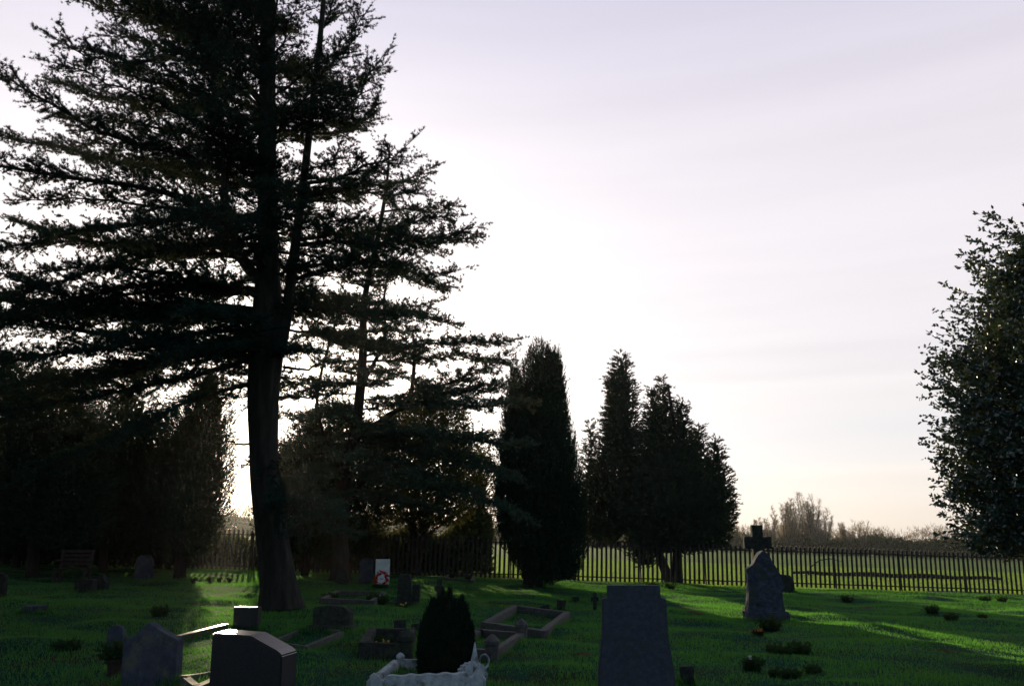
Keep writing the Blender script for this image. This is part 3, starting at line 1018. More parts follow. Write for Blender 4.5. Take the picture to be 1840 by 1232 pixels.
# crown radius by height, from the left outline in the photograph
outl = [(1000, 1745), (960, 1720), (930, 1722), (870, 1720), (800, 1690), (740, 1708), (660, 1712), (600, 1726), (545, 1745), (490, 1775), (430, 1805), (370, 1850), (320, 1910), (290, 1985)]
pz, pr = [], []
for yy, xx in outl:
    w = at(xx, yy, HY)
    pz.append(w.z); pr.append(max(0.12, HX - w.x - 0.55))
zlo, zhi = pz[0], pz[-1] + 0.1
prof = [(0.0, pr[0])] + [((z - zlo) / (zhi - zlo), r) for z, r in zip(pz[1:], pr[1:])] + [(1, 0.05)]
leafy('holly_tree', 'large holly with glossy small leaves reaching in at the right edge', hb, HX, HY, zlo, zhi, prof,
      [([(HX, HY, hb.z - .1), (HX, HY, hb.z + 2), (HX + .1, HY, hb.z + 5)], .2, .06)], M['holly'], 40000, (0.078, 0.046), 12, 0.24, 0.5, M['bark2'], shoots=420)

b = gnd(748, 1033)
Yd = b.y
c0 = at(760, 880, Yd)
zl, zh = at(760, 945, Yd).z, at(760, 700, Yd).z
leafy('holly_tree', 'small tree on a slim bare trunk at the fence, left of the columnar yew', b, c0.x, Yd, zl, zh,
      [(0, 1.5), (.2, 2.5), (.5, 2.6), (.8, 1.8), (1, .2)],
      [([tuple(b - Vector((0, 0, .1))), tuple(at(742, 960, Yd)), tuple(at(748, 880, Yd)), tuple(at(765, 780, Yd))], .22, .05)],
      M['broad'], 8500, (0.12, 0.07), 9, 0.4, 0.55, M['bark2'])
b = gnd(868, 1031)
c0 = at(862, 900, b.y)
leafy('young_tree', 'thin young tree leaning at the fence behind the columnar yew', b, c0.x, b.y, at(862, 980, b.y).z, at(862, 800, b.y).z,
      [(0, .5), (.4, 1.0), (.8, .7), (1, .1)],
      [([tuple(b - Vector((0, 0, .1))), tuple(at(866, 960, b.y)), tuple(at(858, 900, b.y)), tuple(at(850, 820, b.y))], .08, .03)],
      M['broad'], 1500, (0.10, 0.06), 8, 0.35, 0.5, M['bark2'])


# ------------------------------------------------------------------ beyond the fence: hedges, far trees
def hedge(name, label, x0, x1, y, h, depth, n, blade, mat, kind='stuff', k=1, var=0.25):
    x = RNG.uniform(x0, x1, n)
    hh = h * (1 + var * np.sin(x * 0.35 + 1) + var * 0.6 * np.sin(x * 0.9 + 2) + var * .5 * np.sin(x * 2.3))
    z = -SLOPE * x + hh * RNG.random(n) ** 0.85
    yy = y + RNG.normal(0, depth, n)
    P = np.stack([x, yy, z], 1)
    V = blades(P, np.tile([0, 0, 1.0], (n, 1)), blade[0], blade[1], 0.8, k)
    o = tri_mesh(name, V, 3, mat)
    tag(o, label, 'hedge', kind=kind)
    return o


hedge('hedge', 'dark scrub behind the fence at far left', -40, -17.5, 41, 2.3, 0.8, 34000, (0.30, 0.18), M['ivy'])
hedge('hedge', 'knee-high scrub behind the fence beside the cedar trunk', -17.5, -9.5, 41, 1.0, 0.8, 9000, (0.26, 0.14), M['ivy'])
hedge('hedge', 'grey green scrub behind the fence, left of the columnar yew', -9.5, -1.0, 41, 2.3, 0.8, 16000, (0.30, 0.18), M['ivy'])
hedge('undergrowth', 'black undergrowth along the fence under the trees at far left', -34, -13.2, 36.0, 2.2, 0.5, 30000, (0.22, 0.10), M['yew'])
hedge('hedge', 'long low hedgerow on the far side of the field', -120, 230, 215, 4.0, 3.0, 60000, (1.0, 0.5), M['ivy'], var=0.16)
hedge('hedge', 'brown leafless thicket along the far hedgerow', -120, 230, 222, 6.2, 3.0, 60000, (1.3, 0.16), M['twigs'], var=0.2)


def bare_tree(name, label, base, H, spread, up, seed, group=None, levels=6):
    rg = random.Random(seed)
    root = empty(name, base, label, 'tree', group=group)
    wood, tw = MB(), []

    nst = 7 if up > .15 else 9
    for i in range(nst):
        tilt = spread * rg.uniform(.1, 1.0) * (1.0 if i else .1)
        az_ = rg.uniform(0, 6.283)
        L = H * rg.uniform(.80, 1.0) * (1.0 if up > .15 else (1 - .25 * tilt))
        z0 = H * (0.10 if nst == 9 else 0.04)
        pts = []
        for j in range(7):
            t = j / 6
            rr = L * math.sin(tilt) * t ** (0.8 if up > .15 else 0.7)
            pts.append(Vector((rr * math.cos(az_), rr * math.sin(az_), z0 + (L * math.cos(tilt) - z0) * t)) + Vector((rg.gauss(0, .02), rg.gauss(0, .02), 0)) * H * t)
        wood.tube([Vector((0, 0, -.2))] + pts, [H * .012] + [H * .010 * (1 - .9 * j / 6) + .02 for j in range(7)], 5, cap=False)
        for k in range(110):
            t = rg.uniform(.14, 1.0) * 6
            j = min(5, int(t))
            p = pts[j].lerp(pts[j + 1], t - j)
            a_ = rg.uniform(0, 6.283)
            d = Vector((math.cos(a_), math.sin(a_), rg.uniform(.5, 1.8))).normalized()
            l = H * rg.uniform(.06, .17) * (1.15 - t / 8)
            q = p + d * l
            s = d.orthogonal().normalized() * .05
            tw.append([p - s, p + s, q])
            for _ in range(6):
                d2 = (d + Vector((rg.gauss(0, .5), rg.gauss(0, .5), rg.gauss(0, .4) + .15))).normalized()
                p2 = p.lerp(q, rg.uniform(.3, 1))
                s = d2.orthogonal().normalized() * .035
                tw.append([p2 - s, p2 + s, p2 + d2 * l * rg.uniform(.4, .8)])
    wood.build('trunk', M['bark2'], root, smooth=True)
    V = np.array([[tuple(a), tuple(b_), tuple(c)] for a, b_, c in tw])
    tri_mesh('crown', V, 3, M['twigs'], root)
    return root


def fg(px, Y):
    x = (px - 920) / F * Y * 1.0
    return Vector((x * 0.974, Y, -SLOPE * x))


FT = [(1358, 205, 8.0, .8, .05, 'low rounded bare tree beyond the field, behind the stone cross'),
      (1385, 210, 9.5, .8, .08, 'spreading bare tree in the far hedgerow, right of the stone cross'),
      (1412, 212, 12.0, .42, .20, 'leftmost upright bare tree of the tall cluster beyond the field'),
      (1428, 212, 14.0, .36, .24, 'tall bare poplar in the left half of the far cluster'),
      (1446, 214, 15.0, .36, .24, 'tallest bare poplar in the middle of the far cluster'),
      (1462, 212, 13.6, .40, .24, 'upright bare tree right of the tallest far poplar'),
      (1478, 210, 11.5, .7, .12, 'rounded bare tree at the right foot of the far cluster'),
      (1520, 214, 8.5, .7, .1, 'small pale bare tree in the far hedgerow, right of the cluster'),
      (1546, 212, 7.5, .8, .1, 'low bushy bare tree at the centre of the right far hedgerow'),
      (1600, 215, 5.0, .5, .08, 'low bare tree in the far hedgerow left of the holly'),
      (1660, 214, 4.8, .5, .08, 'small bare tree in the far hedgerow beside the holly twigs')]
for i, (px, Y, H, sp, up, lab) in enumerate(FT):
    H *= 1.02
    bare_tree('bare_tree', lab, fg(px, Y), H, sp, up, 50 + i, 'bare trees beyond the field', levels=7)

# a fallen bough lying in the field beyond the fence
p0, p1 = gnd(1425, 1031), gnd(1800, 1042)
root = empty('fallen_bough', p0, 'long dark fallen bough lying in the field beyond the fence', 'fallen branch')
mb = MB()
pts = []
for i in range(14):
    t = i / 13
    q = p0.lerp(p1, t)
    pts.append((q.x - p0.x, q.y - p0.y, -SLOPE * q.x - p0.z + 0.10 + 0.05 * math.sin(i * 1.7)))
mb.tube(pts, [0.06 + 0.09 * math.sin(math.pi * (i + 1) / 15) for i in range(14)], 10)
mb.build('trunk', M['bark2'], root, smooth=True)
mb = MB()
A0 = at(1452, 1034, p0.y); A1 = at(1457, 1018, p0.y); A2 = at(1472, 1006, p0.y - .2); A3 = at(1492, 1003, p0.y - .3); A4 = at(1512, 1008, p0.y - .3)
mb.tube([tuple(a - p0) for a in (A0, A1, A2, A3, A4)], [.045, .04, .035, .03, .015], 7)
mb.build('branch', M['bark2'], root, smooth=True)

# ------------------------------------------------------------------ graves
def arc_top(w, h, rise, n=8):
    pts = [(-w / 2, 0), (w / 2, 0), (w / 2, h - rise)]
    for i in range(1, n):
        a = math.pi * i / n
        pts.append((w / 2 * math.cos(a), h - rise + rise * math.sin(a)))
    pts.append((-w / 2, h - rise))
    return pts


def gable(w, h, drop):
    return [(-w / 2, 0), (w / 2, 0), (w / 2, h - drop), (0, h), (-w / 2, h - drop)]


def box_o(w, h):
    return [(-w / 2, 0), (w / 2, 0), (w / 2, h), (-w / 2, h)]


BASES = []


def stone(label, px0, px1, pytop, pybase, shape, T=0.10, mat='granite', rz=0.0, lean=0.0, side=0.0, plinth=None, rough=0.004, cuts=2, name='headstone', drop=0.25, cat='gravestone', bevel=0.008):
    """a headstone measured on the photograph: left, right, top, foot"""
    b = gnd((px0 + px1) / 2, pybase)
    k = mpp(b)
    w, h = (px1 - px0) * k, (pybase - pytop) * k
    sink = 0.08
    root = empty(name, b - Vector((0, 0, sink)), label, cat, rz)
    BASES.append((b.x, b.y, w * .55 + (plinth[0] / 2 if plinth else 0), T * .6 + (plinth[1] / 2 if plinth else 0), rz))
    if shape == 'arc': o = arc_top(w, h + sink, w * drop)
    elif shape == 'gable': o = gable(w, h + sink, h * drop)
    elif shape == 'box': o = box_o(w, h + sink)
    else: o = [(x * w, z * h + (sink if z > 0 else 0)) for x, z in shape]
    s = MB().slab(o, T).build('slab', M[mat], root, bevel=bevel, rough=rough, cuts=cuts)
    s.rotation_euler = (lean, side, 0)
    if plinth:
        pw, pd, ph = plinth
        MB().box((0, 0, (ph + sink) / 2), (w + pw, pd, ph + sink)).build('plinth', M[mat], root, bevel=0.012, rough=rough, cuts=cuts)
    return root, b, w, h


# foreground
stone('broad grey headstone with stepped shoulders and flared sides, nearest on the right of centre', 1074, 1214, 1062, 1250,
      [(-.5, 0), (.5, 0), (.485, .2), (.425, .55), (.418, .875), (.345, .885), (.345, 1), (-.345, 1), (-.345, .885), (-.418, .875), (-.425, .55), (-.485, .2)],
      T=0.13, mat='granite', rough=0.004, plinth=(0.16, 0.34, 0.05))
stone('polished dark headstone with a low gabled top, nearest at the bottom left', 381, 523, 1146, 1262, [(-.5, 0), (.5, 0), (.5, .70), (.44, .76), (.04, .975), (-.5, 1)], T=0.32, mat='polished', rz=R(-14), lean=R(1), side=R(0), rough=0, cuts=0, bevel=0.012, plinth=(0.14, 0.38, 0.06))
stone('pale blue-grey headstone with a pointed top, leaning left of the polished one', 218, 324, 1126, 1236,
      [(-.5, 0), (.5, 0), (.5, .72), (.25, .83), (-.05, 1), (-.3, .8), (-.5, .74)], T=0.14, mat='granite_far', rz=R(-10), side=R(-2), rough=0.006)
stone('small rounded pale marker behind the leaning headstone', 193, 222, 1124, 1160, 'arc', T=0.12, mat='granite_far', drop=0.5)
stone('low dark slab headstone with a flat bright top, before the cedar trunk', 420, 466, 1092, 1128, 'box', T=0.16, mat='polished', rz=R(-8), rough=0, cuts=0)
stone('wide low mossy headstone on a pale step, right of the cedar foot', 562, 632, 1100, 1142,
      [(-.5, 0), (.5, 0), (.5, .72), (.34, .95), (-.1, 1), (-.5, .9)], T=0.18, mat='moss_shade_stone', rz=R(-12), plinth=(.12, .4, .08), rough=0.01)
# distance, left of centre
stone('tall grey headstone with a rounded top, left of the white one', 645, 669, 1001, 1046, 'arc', T=0.12, mat='granite_far', drop=0.35)
_, wb, ww, wh = stone('plain white square-topped headstone with a poppy wreath before it', 674, 699, 1006, 1052, 'box', T=0.10, mat='white', rough=0.002)
stone('low broad dark stone left of the tall rounded grey headstone', 602, 627, 1025, 1050, [(-.5, 0), (.5, 0), (.44, .8), (.2, 1), (-.25, .96), (-.42, .7)], T=0.18, mat='moss_shade_stone', rough=0.015)
stone('dark upright headstone beside a smaller one, right of the white stone', 713, 740, 1031, 1086, [(-.5, 0), (.5, 0), (.42, .94), (.3, 1), (-.32, 1), (-.42, .94)], T=0.2, mat='moss_shade_stone', plinth=(.3, .5, .1), rough=0.008)
stone('small dark square stone leaning against the dark upright one', 741, 754, 1050, 1086, 'box', T=0.2, mat='moss_shade_stone', rough=0.01)
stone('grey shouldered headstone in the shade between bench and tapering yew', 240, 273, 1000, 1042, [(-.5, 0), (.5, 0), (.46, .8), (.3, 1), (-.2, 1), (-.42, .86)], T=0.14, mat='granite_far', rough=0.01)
stone('low black stone block on the grass, right of the bench', 136, 168, 1042, 1068, 'box', T=0.3, mat='moss_shade_stone', rough=0.02)
stone('squat black stone beside the low block right of the bench', 160, 192, 1034, 1062, [(-.5, 0), (.5, 0), (.5, .55), (.25, 1), (-.3, .95), (-.5, .5)], T=0.25, mat='moss_shade_stone', rough=0.02)
stone('dark narrow headstone cut by the left edge of the picture', -22, 8, 1030, 1074, 'arc', T=0.14, mat='moss_shade_stone', drop=0.3)
stone('small flat pale stone lying in the shaded grass at far left', 46, 76, 1090, 1102, 'box', T=0.35, mat='granite_far', rough=0.01)
# right
stone('rough pointed bluish headstone standing before the stone cross', 1343, 1411, 989, 1112,
      [(-.52, 0), (.52, 0), (.46, .2), (.42, .42), (.5, .5), (.42, .66), (.24, .82), (.12, .96), (-.02, 1), (-.16, .93), (-.3, .8), (-.46, .74), (-.45, .4), (-.5, .18)],
      T=0.26, mat='rough_stone', rough=0.022, cuts=3, plinth=(.08, .5, .22))
stone('small dark stone peeping out right of the rough pointed headstone', 1404, 1427, 1034, 1064, [(-.5, 0), (.5, 0), (.5, .6), (.2, .95), (-.5, 1)], T=0.2, mat='moss_shade_stone', rough=0.012)
stone('small dark block in the grass right of the big shouldered headstone', 1223, 1246, 1196, 1226, 'box', T=0.16, mat='moss_shade_stone', rough=0.012)
stone('low tilted stone in the grass behind the big kerbed grave', 998, 1014, 1079, 1096, 'box', T=0.15, mat='moss_shade_stone', rough=0.012, side=R(8))
stone('small leaning stone left of the low tilted one', 974, 991, 1086, 1100, 'box', T=0.14, mat='moss_shade_stone', rough=0.012, side=R(-14))
stone('tiny low stone beyond the low tilted one', 1027, 1041, 1071, 1080, 'box', T=0.14, mat='moss_shade_stone', rough=0.012)
stone('small stone block on the grass left of the dwarf conifer', 708, 729, 1117, 1140, 'box', T=0.16, mat='moss_shade_stone', rough=0.012)
stone('small brown stone close to the dwarf conifer on its left side', 740, 752, 1122, 1140, 'box', T=0.14, mat='moss_shade_stone', rough=0.012)
stone('little stone against the near corner of the dwarf conifer on its right side', 856, 868, 1126, 1142, 'box', T=0.12, mat='moss_shade_stone', rough=0.012)


# crosses
def cross(label, px, pytop, pybase, armw, arm_y, armh, shaft, T, mat, rough=0.01, steps=2, Yoff=0):
    b = gnd(px, pybase)
    k = mpp(b)
    root = empty('stone_cross', b - Vector((0, 0, .05)), label, 'gravestone')
    H = (pybase - pytop) * k + .05
    a0, a1 = (pybase - arm_y - armh / 2) * k, (pybase - arm_y + armh / 2) * k
    s, a = shaft * k / 2, armw * k / 2
    o = [(-s * 1.15, 0), (s * 1.15, 0), (s, a0), (a, a0 - .01), (a, a1 + .01), (s, a1), (s * 1.05, H), (-s * 1.05, H), (-s, a1), (-a, a1 + .01), (-a, a0 - .01), (-s, a0)]
    MB().slab(o, T).build('cross', M[mat], root, bevel=0.01, rough=rough, cuts=2)
    for i in range(steps):
        MB().box((0, 0, 0.09 + i * 0.16), (0.85 - i * .25, 0.6 - i * .16, 0.16 if i else 0.2)).build('step', M[mat], root, bevel=0.012, rough=rough, cuts=2)
    return root


cross('tall dark stone cross rising behind the rough pointed headstone', 1369, 945, 1100, 50, 973, 20, 19, 0.16, 'moss_shade_stone', steps=2)
cross('small stone cross with its head just above the dwarf conifer', 788, 1040, 1130, 18, 1052, 8, 9, 0.08, 'moss_shade_stone', steps=1)
cross('little dark cross marker left of the big shouldered headstone', 1069, 1066, 1097, 14, 1074, 7, 6, 0.08, 'moss_shade_stone', steps=0)


# kerb sets
def kerb(label, corners, h=0.12, w=0.12, mat='kerb', posts=False, cat='grave kerb', posth=0.22, sides=(0, 1, 2, 3), name='grave_kerb', bevel=0.01, rough=0.006):
    C = [gnd(*c) for c in corners]
    o0 = C[0].copy()
    root = empty(name, o0, label, cat)
    for i in sides:
        a, b = C[i] - o0, C[(i + 1) % 4] - o0
        d = b - a
        L = math.hypot(d.x, d.y)
        mid = (a + b) / 2
        e = 0.5 * w if i % 2 == 0 else -0.5 * w
        q = MB().box((0, 0, 0), (L + 2 * e - (0.004 if i % 2 else 0), w, h + .06), rough and 0).build('kerb_stone', M[mat], root, bevel=bevel, rough=rough, cuts=2)
        q.location = (mid.x, mid.y, mid.z + h / 2 - .03)
        q.rotation_euler = (0, -math.atan2(d.z, L), math.atan2(d.y, d.x))
    if posts:
        for i, p in enumerate(C):
            if i not in posts: continue
            q = p - o0
            MB().lathe([(w * .75, -.05), (w * .75, posth * .6), (w * .85, posth * .65), (w * .85, posth * .8), (w * .5, posth * .95), (w * .12, posth * 1.06)], (q.x, q.y, q.z), 4 if len(posts) > 2 else 10).build('corner_post', M[mat], root, bevel=0)
    return root


kerb('low stone kerb round an empty grassed grave in the middle foreground', [(872, 1128), (975, 1142), (1018, 1110), (925, 1103)], h=0.16, w=0.15)
kerb('sunken stone kerb with worn corner posts, running from the dwarf conifer to a knob', [(884, 1186), (800, 1176), (862, 1140), (937, 1154)], h=0.14, w=0.13, posts=(0, 3), posth=0.34)
kerb('low dark kerb with flowers, right of the second cedar near the fence', [(800, 1046), (848, 1049), (852, 1037), (806, 1036)], h=0.12, w=0.12)
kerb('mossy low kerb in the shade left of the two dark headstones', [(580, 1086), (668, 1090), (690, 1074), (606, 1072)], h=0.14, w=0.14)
kerb('long polished kerb catching the sun left of the gabled headstone', [(322, 1146), (402, 1130), (440, 1142), (365, 1160)], h=0.08, w=0.12, mat='polished', rough=0, sides=(0,))
kerb('thin stone kerb running from the gabled headstone towards the wide mossy one', [(486, 1158), (560, 1136), (612, 1150), (548, 1174)], h=0.08, w=0.08)
kerb('box-like dark kerb with a corner block, left of the white marble grave', [(652, 1186), (728, 1186), (738, 1160), (668, 1158)], h=0.22, w=0.14, mat='moss_shade_stone', posts=(1,), posth=0.40)
kerb('broken kerb at the very bottom left of the gabled headstone', [(330, 1246), (378, 1226), (400, 1236), (352, 1262)], h=0.10, w=0.1)

# white marble grave with scrolled kerb, vase and corner pieces
def marble_grave():
    C = [gnd(664, 1244), gnd(866, 1242), gnd(850, 1200), gnd(712, 1204)]
    root = empty('marble_grave', C[0], 'white marble grave surround with scrolled corners and a shell-shaped end, bottom centre', 'grave kerb')
    inv = C[0]
    a, b = C[0] - inv, C[1] - inv
    L = (b - a).length
    n = 60
    out_ = [(0, -.06), (L, -.06)]
    for i in range(n, -1, -1):
        x = L * i / n
        t = x / L
        h = 0.20
        d = min(t, 1 - t)
        if d < 0.07: h = 0.235 - 0.02 * math.cos(d / 0.07 * 6)
        elif d < 0.15: h = 0.155 + 0.075 * abs((d - 0.11) / 0.04) ** 1.5 * 0.6
        else: h = 0.215 + 0.008 * math.sin(t * 40)
        out_.append((x, h * .78))
    o = MB().slab(out_, 0.11).build('front_kerb', M['marble'], root, bevel=0.0, rough=0.004, cuts=2)
    o.rotation_euler = (0, 0, math.atan2((b - a).y, (b - a).x))
    for i in ((1, 2), (2, 3), (3, 0)):
        p, q = C[i[0]] - inv, C[i[1]] - inv
        d = q - p
        l = math.hypot(d.x, d.y)
        s = MB().box((0, 0, 0), (l - .05, .10, .15)).build('kerb_stone', M['marble'], root, bevel=0.012, rough=0.005, cuts=2)
        m_ = (p + q) / 2
        s.location = (m_.x, m_.y, m_.z + .045)
        s.rotation_euler = (0, -math.atan2(d.z, l), math.atan2(d.y, d.x))
    # corner urns
    for cc, sc in ((C[3] + Vector((0.05, -.02, 0)), .62), (C[2] + Vector((-.05, -.02, 0)), .62)):
        p = cc - inv
        MB().lathe([(.07 * sc, 0), (.07 * sc, .14 * sc), (.04 * sc, .17 * sc), (.085 * sc, .22 * sc), (.09 * sc, .27 * sc), (.05 * sc, .31 * sc), (.01, .33 * sc)], (p.x, p.y, p.z), 16).build('corner_urn', M['marble'], root, smooth=True)
    # shell-shaped end piece: fluted fan with a spire and a ring
    p = gnd(848, 1232) - inv
    fan = []
    for i in range(0, 33):
        a_ = math.pi * i / 32
        rr = 0.165 * (1 + 0.06 * math.cos(i * math.pi / 2))
        fan.append((rr * math.cos(a_), 0.13 + rr * 0.75 * math.sin(a_)))
    o_ = [(-.165, -.05), (.165, -.05)] + fan
    s = MB().slab(o_, .13).build('shell', M['marble'], root, bevel=0, rough=0.002, cuts=1)
    s.location = p; s.rotation_euler = (0, 0, R(28))
    MB().lathe([(.05, .15), (.045, .28), (.026, .36), (.012, .44), (.003, .48)], (p.x + .03, p.y - .02, p.z), 10).build('spire', M['marble'], root, smooth=True)
    rg = MB()
    pts = [(p.x + .14 + .055 * math.cos(t_), p.y + .02, p.z + .26 + .075 * math.sin(t_)) for t_ in np.linspace(0, 2 * math.pi, 18)]
    rg.tube(pts, [.013] * 18, 7, cap=False)
    rg.build('ring', M['marble'], root, smooth=True)


marble_grave()


# dwarf conifer on the marble grave
b = gnd(797, 1214)
evergreen('dwarf_conifer', 'small dark many-tipped conifer bush growing over the white marble grave', b,
          [lead(px, b.y + dy, yt, 1216, [(0, w * .8), (.3, w * 1.1), (.6, w * 1.05), (.85, w * .7), (.95, w * .35), (1, w * .1)]) for px, yt, w, dy in
           [(777, 1084, 17, 0), (800, 1074, 20, .06), (820, 1086, 17, -.05), (764, 1112, 11, -.05), (836, 1096, 9, 0), (788, 1080, 12, .1), (811, 1082, 12, -.1), (800, 1110, 36, 0), (846, 1126, 5, 0), (828, 1080, 7, .08), (756, 1130, 6, 0), (793, 1068, 6, 0), (806, 1064, 5, 0)]],
          [([tuple(b - Vector((0, 0, .05))), (b.x, b.y, b.z + .5)], .05, .02)], M['shrub'], 26000, (0.030, 0.009), k=10, spray=0.09, up=1.6, outw=0.12, jag=0.07, core=False)


# poppy wreath
def wreath():
    p = gnd(686, 1056)
    k = mpp(p)
    p = Vector((p.x, p.y - 0.12, gz(p.x, p.y) + 0.0))
    root = empty('poppy_wreath', p, 'round red poppy wreath with a white and blue centre, leaning on the white headstone', 'wreath')
    r = 11.0 * k
    cz = r * 1.25
    ring = MB()
    ring.tube([(r * math.cos(t), 0, cz + r * math.sin(t)) for t in np.linspace(0, 2 * math.pi, 30)], [r * .28] * 30, 8, cap=False)
    ring.build('ring', M['weed'], root, smooth=True)
    P, D = [], []
    for i in range(170):
        t = RNG.uniform(0, 2 * math.pi); q = RNG.uniform(-.32, .30)
        rr = r * (1 + q)
        P.append((rr * math.cos(t), -r * .30 * math.sqrt(max(0, 1 - (q / .45) ** 2)), cz + rr * math.sin(t))); D.append((q * math.cos(t), -1, q * math.sin(t)))
    V = blades(np.array(P), nrm(np.array(D)), r * .2, r * .24, 0.9, 5, leaf=True)
    tri_mesh('poppies', V, 4, M['poppy'], root)
    MB().lathe([(0.001, 0), (r * .36, 0.002), (r * .36, .02), (0.001, .024)], (0, 0, 0), 20).build('centre_disc', M['blue'], root).location = (0, -.06, cz)
    root.children[-1].rotation_euler = (R(90), 0, 0)
    MB().slab([(-r * .2, 0), (r * .2, 0), (r * .24, r * .3), (0, r * .45), (-r * .24, r * .3)], .012).build('emblem', M['pale'], root).location = (0, -.105, cz + r * .05)
    root.rotation_euler = (R(-8), 0, 0)


wreath()


# bench
def bench():
    p = gnd(122, 1052)
    k = mpp(p)
    W = 58 * k
    root = empty('park_bench', p, 'weathered wooden slatted bench in the deep shade at far left', 'bench', rz=R(8))
    mb = MB()
    for i in range(4):
        mb.box((0, 0.03 + i * .11, 0.44), (W, .09, .03))
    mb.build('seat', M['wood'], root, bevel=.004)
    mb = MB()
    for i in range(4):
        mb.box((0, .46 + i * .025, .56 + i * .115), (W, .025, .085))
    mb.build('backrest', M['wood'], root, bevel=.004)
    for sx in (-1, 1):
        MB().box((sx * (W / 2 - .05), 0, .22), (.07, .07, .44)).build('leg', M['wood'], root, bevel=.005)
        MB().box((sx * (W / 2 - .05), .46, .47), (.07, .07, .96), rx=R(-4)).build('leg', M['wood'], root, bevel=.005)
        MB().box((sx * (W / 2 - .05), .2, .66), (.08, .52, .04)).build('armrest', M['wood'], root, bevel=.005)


bench()


# plants, flowers and pots on the graves
def clump(label, px, py, wpx, hpx, mat='weed', flowers=None, name='grave_plant', n=60, pot=False, cat='plant'):
    b = gnd(px, py)
    k = mpp(b)
    w, h = wpx * k, hpx * k
    root = empty(name, b, label, cat)
    z0 = 0.0
    if pot:
        MB().lathe([(w * .22, -.02), (w * .28, h * .3), (w * .33, h * .42), (w * .33, h * .46), (w * .2, h * .46)], (0, 0, 0), 14).build('pot', M['terracotta'], root, smooth=False)
        z0 = h * .4
    m = n
    a = RNG.uniform(0, 2 * math.pi, m)
    r = w * .5 * np.sqrt(RNG.random(m)) * .5
    P = np.stack([r * np.cos(a), r * np.sin(a) * .8, np.full(m, z0 - .01)], 1)
    D = nrm(np.stack([np.cos(a) * r * 2.2 / w, np.sin(a) * r * 2.2 / w, np.full(m, .9)], 1) + RNG.normal(0, .18, (m, 3)))
    Ls = (h - z0) * RNG.uniform(.45, 1.0, m)
    s = nrm(np.cross(D, RNG.normal(0, 1, (m, 3)))) * 0.004
    st = np.stack([P - s, P + s, P + D * Ls[:, None]], 1)
    q, qd, u, _ = along(P, D, Ls, h / 9)
    V = blades(q, qd, max(.05, h * .2), max(.025, h * .09), 0.8, 2, leaf=True)
    tri_mesh('leaves', V, 4, M[mat], root)
    tri_mesh('stems', st, 3, M[mat], root)
    if flowers:
        fm, cnt, sz = flowers
        F_ = []
        for i in range(cnt):
            j = RNG.integers(0, m)
            c_ = P[j] + D[j] * Ls[j]
            F_.append(blades(np.tile(c_, (8, 1)) * 1.0, np.tile([0, -.4, 1.0], (8, 1)), sz, sz * .6, 0.7, 1, leaf=True))
        tri_mesh('flowers', np.concatenate(F_), 4, M[fm], root)
    return root


clump('dark bouquet of drooping blooms standing before the pale leaning headstone', 206, 1208, 50, 62, n=90, pot=True)
clump('weedy clump at the foot of the rough pointed headstone', 1386, 1132, 46, 26, n=120)
clump('orange flowered small plant in the grass below the pointed headstone', 1362, 1148, 34, 10, n=40, flowers=('orange', 8, .05))
clump('loose leafy plant in a mound of grass, below the orange flowers', 1400, 1176, 70, 20, n=90)
clump('ragged taller weed with pale stems right of the loose leafy plant', 1436, 1172, 60, 24, n=60)
clump('dark bushy clump with a pale flower near the bottom right of centre', 1352, 1204, 44, 26, n=90, flowers=('pale', 2, .04))
clump('wide dark trailing plant at the bottom, right of the pale-flowered clump', 1412, 1214, 100, 14, n=130)
clump('straggly weed on the lawn towards the bottom right', 1462, 1206, 60, 14, n=50)
clump('small round tuft on the lawn before the fence, right of the stone cross', 1523, 1080, 26, 15, n=90)
clump('dark tuft on the lawn, larger of the pair below the fence at right', 1676, 1106, 30, 16, n=90)
clump('low dark tuft right of the larger tuft on the right lawn', 1710, 1118, 36, 14, n=90)
clump('low scrubby tuft near the fence at far right', 1770, 1080, 28, 9, n=60)
clump('scrubby tuft beside the fence near the holly', 1802, 1082, 22, 8, n=60)
clump('dark tuft on the right lawn, farthest right of three', 1766, 1114, 20, 10, n=50)
clump('pot of flowers on the kerb near the fence, left one', 812, 1044, 12, 17, n=40, pot=True)
clump('pot of flowers on the kerb near the fence, right one', 841, 1046, 14, 13, n=40, pot=True)
clump('dark planter of low foliage behind the big shouldered headstone', 1172, 1062, 28, 17, n=90, pot=True)
clump('trailing plant right of the planter behind the big headstone', 1204, 1058, 22, 14, n=60)
clump('pale flowers in the grass at the left shoulder of the big headstone', 1088, 1084, 12, 7, n=24, flowers=('pale', 6, .05))
clump('yellow flowers at the foot of the dark upright headstone', 728, 1090, 9, 9, n=20, flowers=('yellow', 5, .05))
clump('low dark bush at the left end of the mossy kerb', 594, 1080, 34, 17, n=110)
clump('dark plant on the mossy kerb, left of the dark headstones', 672, 1084, 20, 22, n=80)
clump('leafy dark plant between mossy kerb and the dark upright headstone', 688, 1086, 20, 20, n=80)
clump('yellowish small flowers on top of the box-like dark kerb', 690, 1166, 44, 22, n=60, flowers=('yellow', 5, .03))
for i, (px, py, w, h) in enumerate([(347, 1050, 14, 8), (377, 1048, 12, 9), (394, 1046, 12, 8), (412, 1047, 12, 8)]):
    clump(['round dark flower pot on the sunlit grass, leftmost of four', 'second flower pot from the left on the sunlit grass', 'third flower pot from the left on the sunlit grass', 'flower pot on the sunlit grass nearest the cedar trunk'][i], px, py, w, h + 3, n=30, pot=True)
clump('dark ferny plant in the shade behind the leaning headstone', 285, 1112, 40, 20, n=80)
clump('low plant on the shaded grass left of the polished kerb', 120, 1170, 60, 20, n=90)

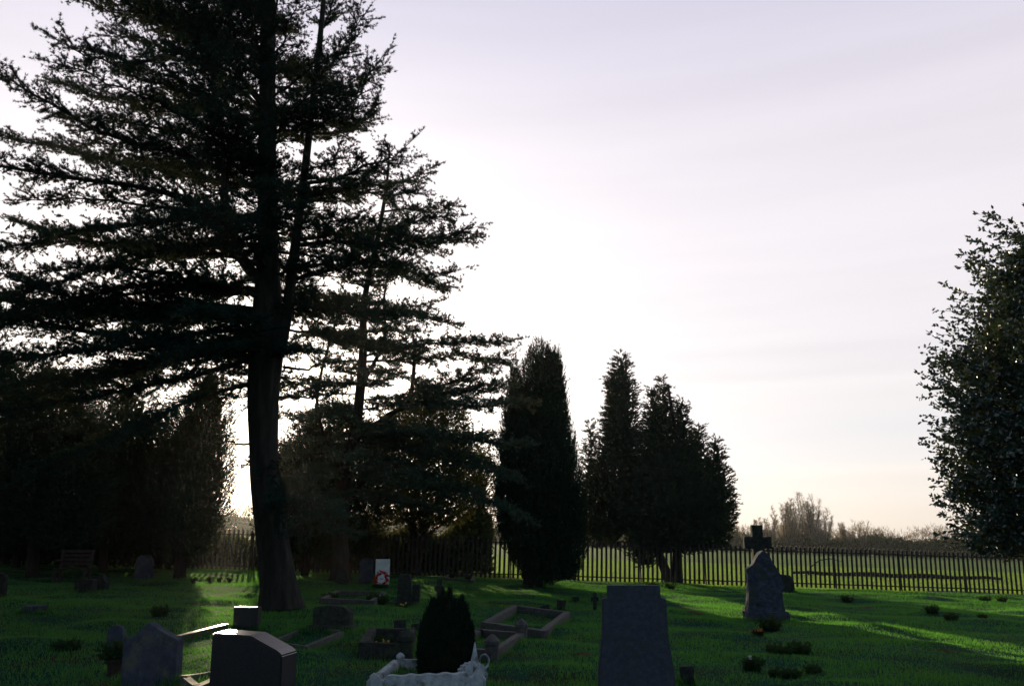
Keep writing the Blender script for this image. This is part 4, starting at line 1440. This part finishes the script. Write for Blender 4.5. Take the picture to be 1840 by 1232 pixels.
# small patches of bare earth
for lab, px, py, w in [('small patch of bare reddish earth left of the big shouldered headstone', 1046, 1183, 40), ('small patch of bare earth on the right lawn', 1700, 1172, 50),
                       ('thin strip of bare earth on the lawn below the fence at right', 1562, 1092, 36), ('patch of bare earth by the lawn mound right of the big headstone', 1250, 1102, 44)]:
    b = gnd(px, py)
    k = mpp(b)
    mb = MB()
    n = 22
    ring_ = [(w * k * .5 * math.cos(2 * math.pi * i / n) * (1 + .25 * math.sin(i * 2.1)), w * k * .22 * math.sin(2 * math.pi * i / n) * (1 + .2 * math.sin(i * 3.3)), 0) for i in range(n)]
    vs = [(x, y, gz(b.x + x, b.y + y) - b.z + .012) for x, y, _ in ring_] + [(0, 0, .05)]
    mb.add(vs, [(i, (i + 1) % n, n) for i in range(n)])
    o = mb.build('earth_patch', M['earth'], rough=0)
    o.location = b
    o['kind'] = 'structure'

# longer grass the mower leaves round the stones and kerbs
pp = []
for x, y, a, b_, rz in BASES:
    n = int(1200 * (a + b_))
    t = RNG.uniform(0, 2 * math.pi, n)
    k_ = RNG.uniform(1.0, 1.25, n)
    sx = np.sign(np.cos(t)) * np.abs(np.cos(t)) ** .35 * a * k_ + RNG.normal(0, .02, n)
    sy = np.sign(np.sin(t)) * np.abs(np.sin(t)) ** .35 * b_ * k_ + RNG.normal(0, .03, n)
    pp.append(np.stack([x + sx * math.cos(rz) - sy * math.sin(rz), y + sx * math.sin(rz) + sy * math.cos(rz), np.full(n, RNG.uniform(.7, 1.2))], 1))
for o in bpy.data.objects:
    if o.name.split('.')[0] == 'kerb_stone':
        M_ = o.parent.matrix_basis @ o.matrix_basis
        L_ = max(v.co.x for v in o.data.vertices)
        n = int(500 * L_)
        lx = RNG.uniform(-L_, L_, n); ly = RNG.choice([-1, 1], n) * RNG.uniform(.05, .11, n)
        w_ = [M_ @ Vector((p_, q_, 0)) for p_, q_ in zip(lx, ly)]
        pp.append(np.array([(v.x, v.y, .75) for v in w_]))
pp = np.concatenate(pp)
P = pp.copy(); P[:, 2] = [gz(a, b_) for a, b_ in pp[:, :2]]
V = blades(P, np.tile([0, 0, 1.0], (len(P), 1)), 1.0, 0.011, 0.28, 1)
V[:, 2] = V[:, 0] + (V[:, 2] - V[:, 0]) * (0.13 * pp[:, 2] * RNG.uniform(.4, 1.1, len(P)))[:, None]
tag(tri_mesh('grass', V, 3, M['grass']), 'longer uncut grass round the feet of the gravestones and kerbs', 'grass', kind='stuff')

# ------------------------------------------------------------------ the evening air
hb_ = MB().box((0, 300, 1.5), (1880, 2440, 64)).build('haze', None)
hm = bpy.data.materials.new('evening_air')
hm.use_nodes = True
hn, hl = hm.node_tree.nodes, hm.node_tree.links
hn.clear()
ho = hn.new('ShaderNodeOutputMaterial')
hv = hn.new('ShaderNodeVolumePrincipled')
hv.inputs['Color'].default_value = (0.90, 0.94, 0.95, 1)
hv.inputs['Density'].default_value = 0.00014
hv.inputs['Anisotropy'].default_value = 0.75
hl.new(hv.outputs[0], ho.inputs['Volume'])
hb_.data.materials.append(hm)
tag(hb_, 'thin evening haze over the churchyard and field', 'haze', kind='stuff')
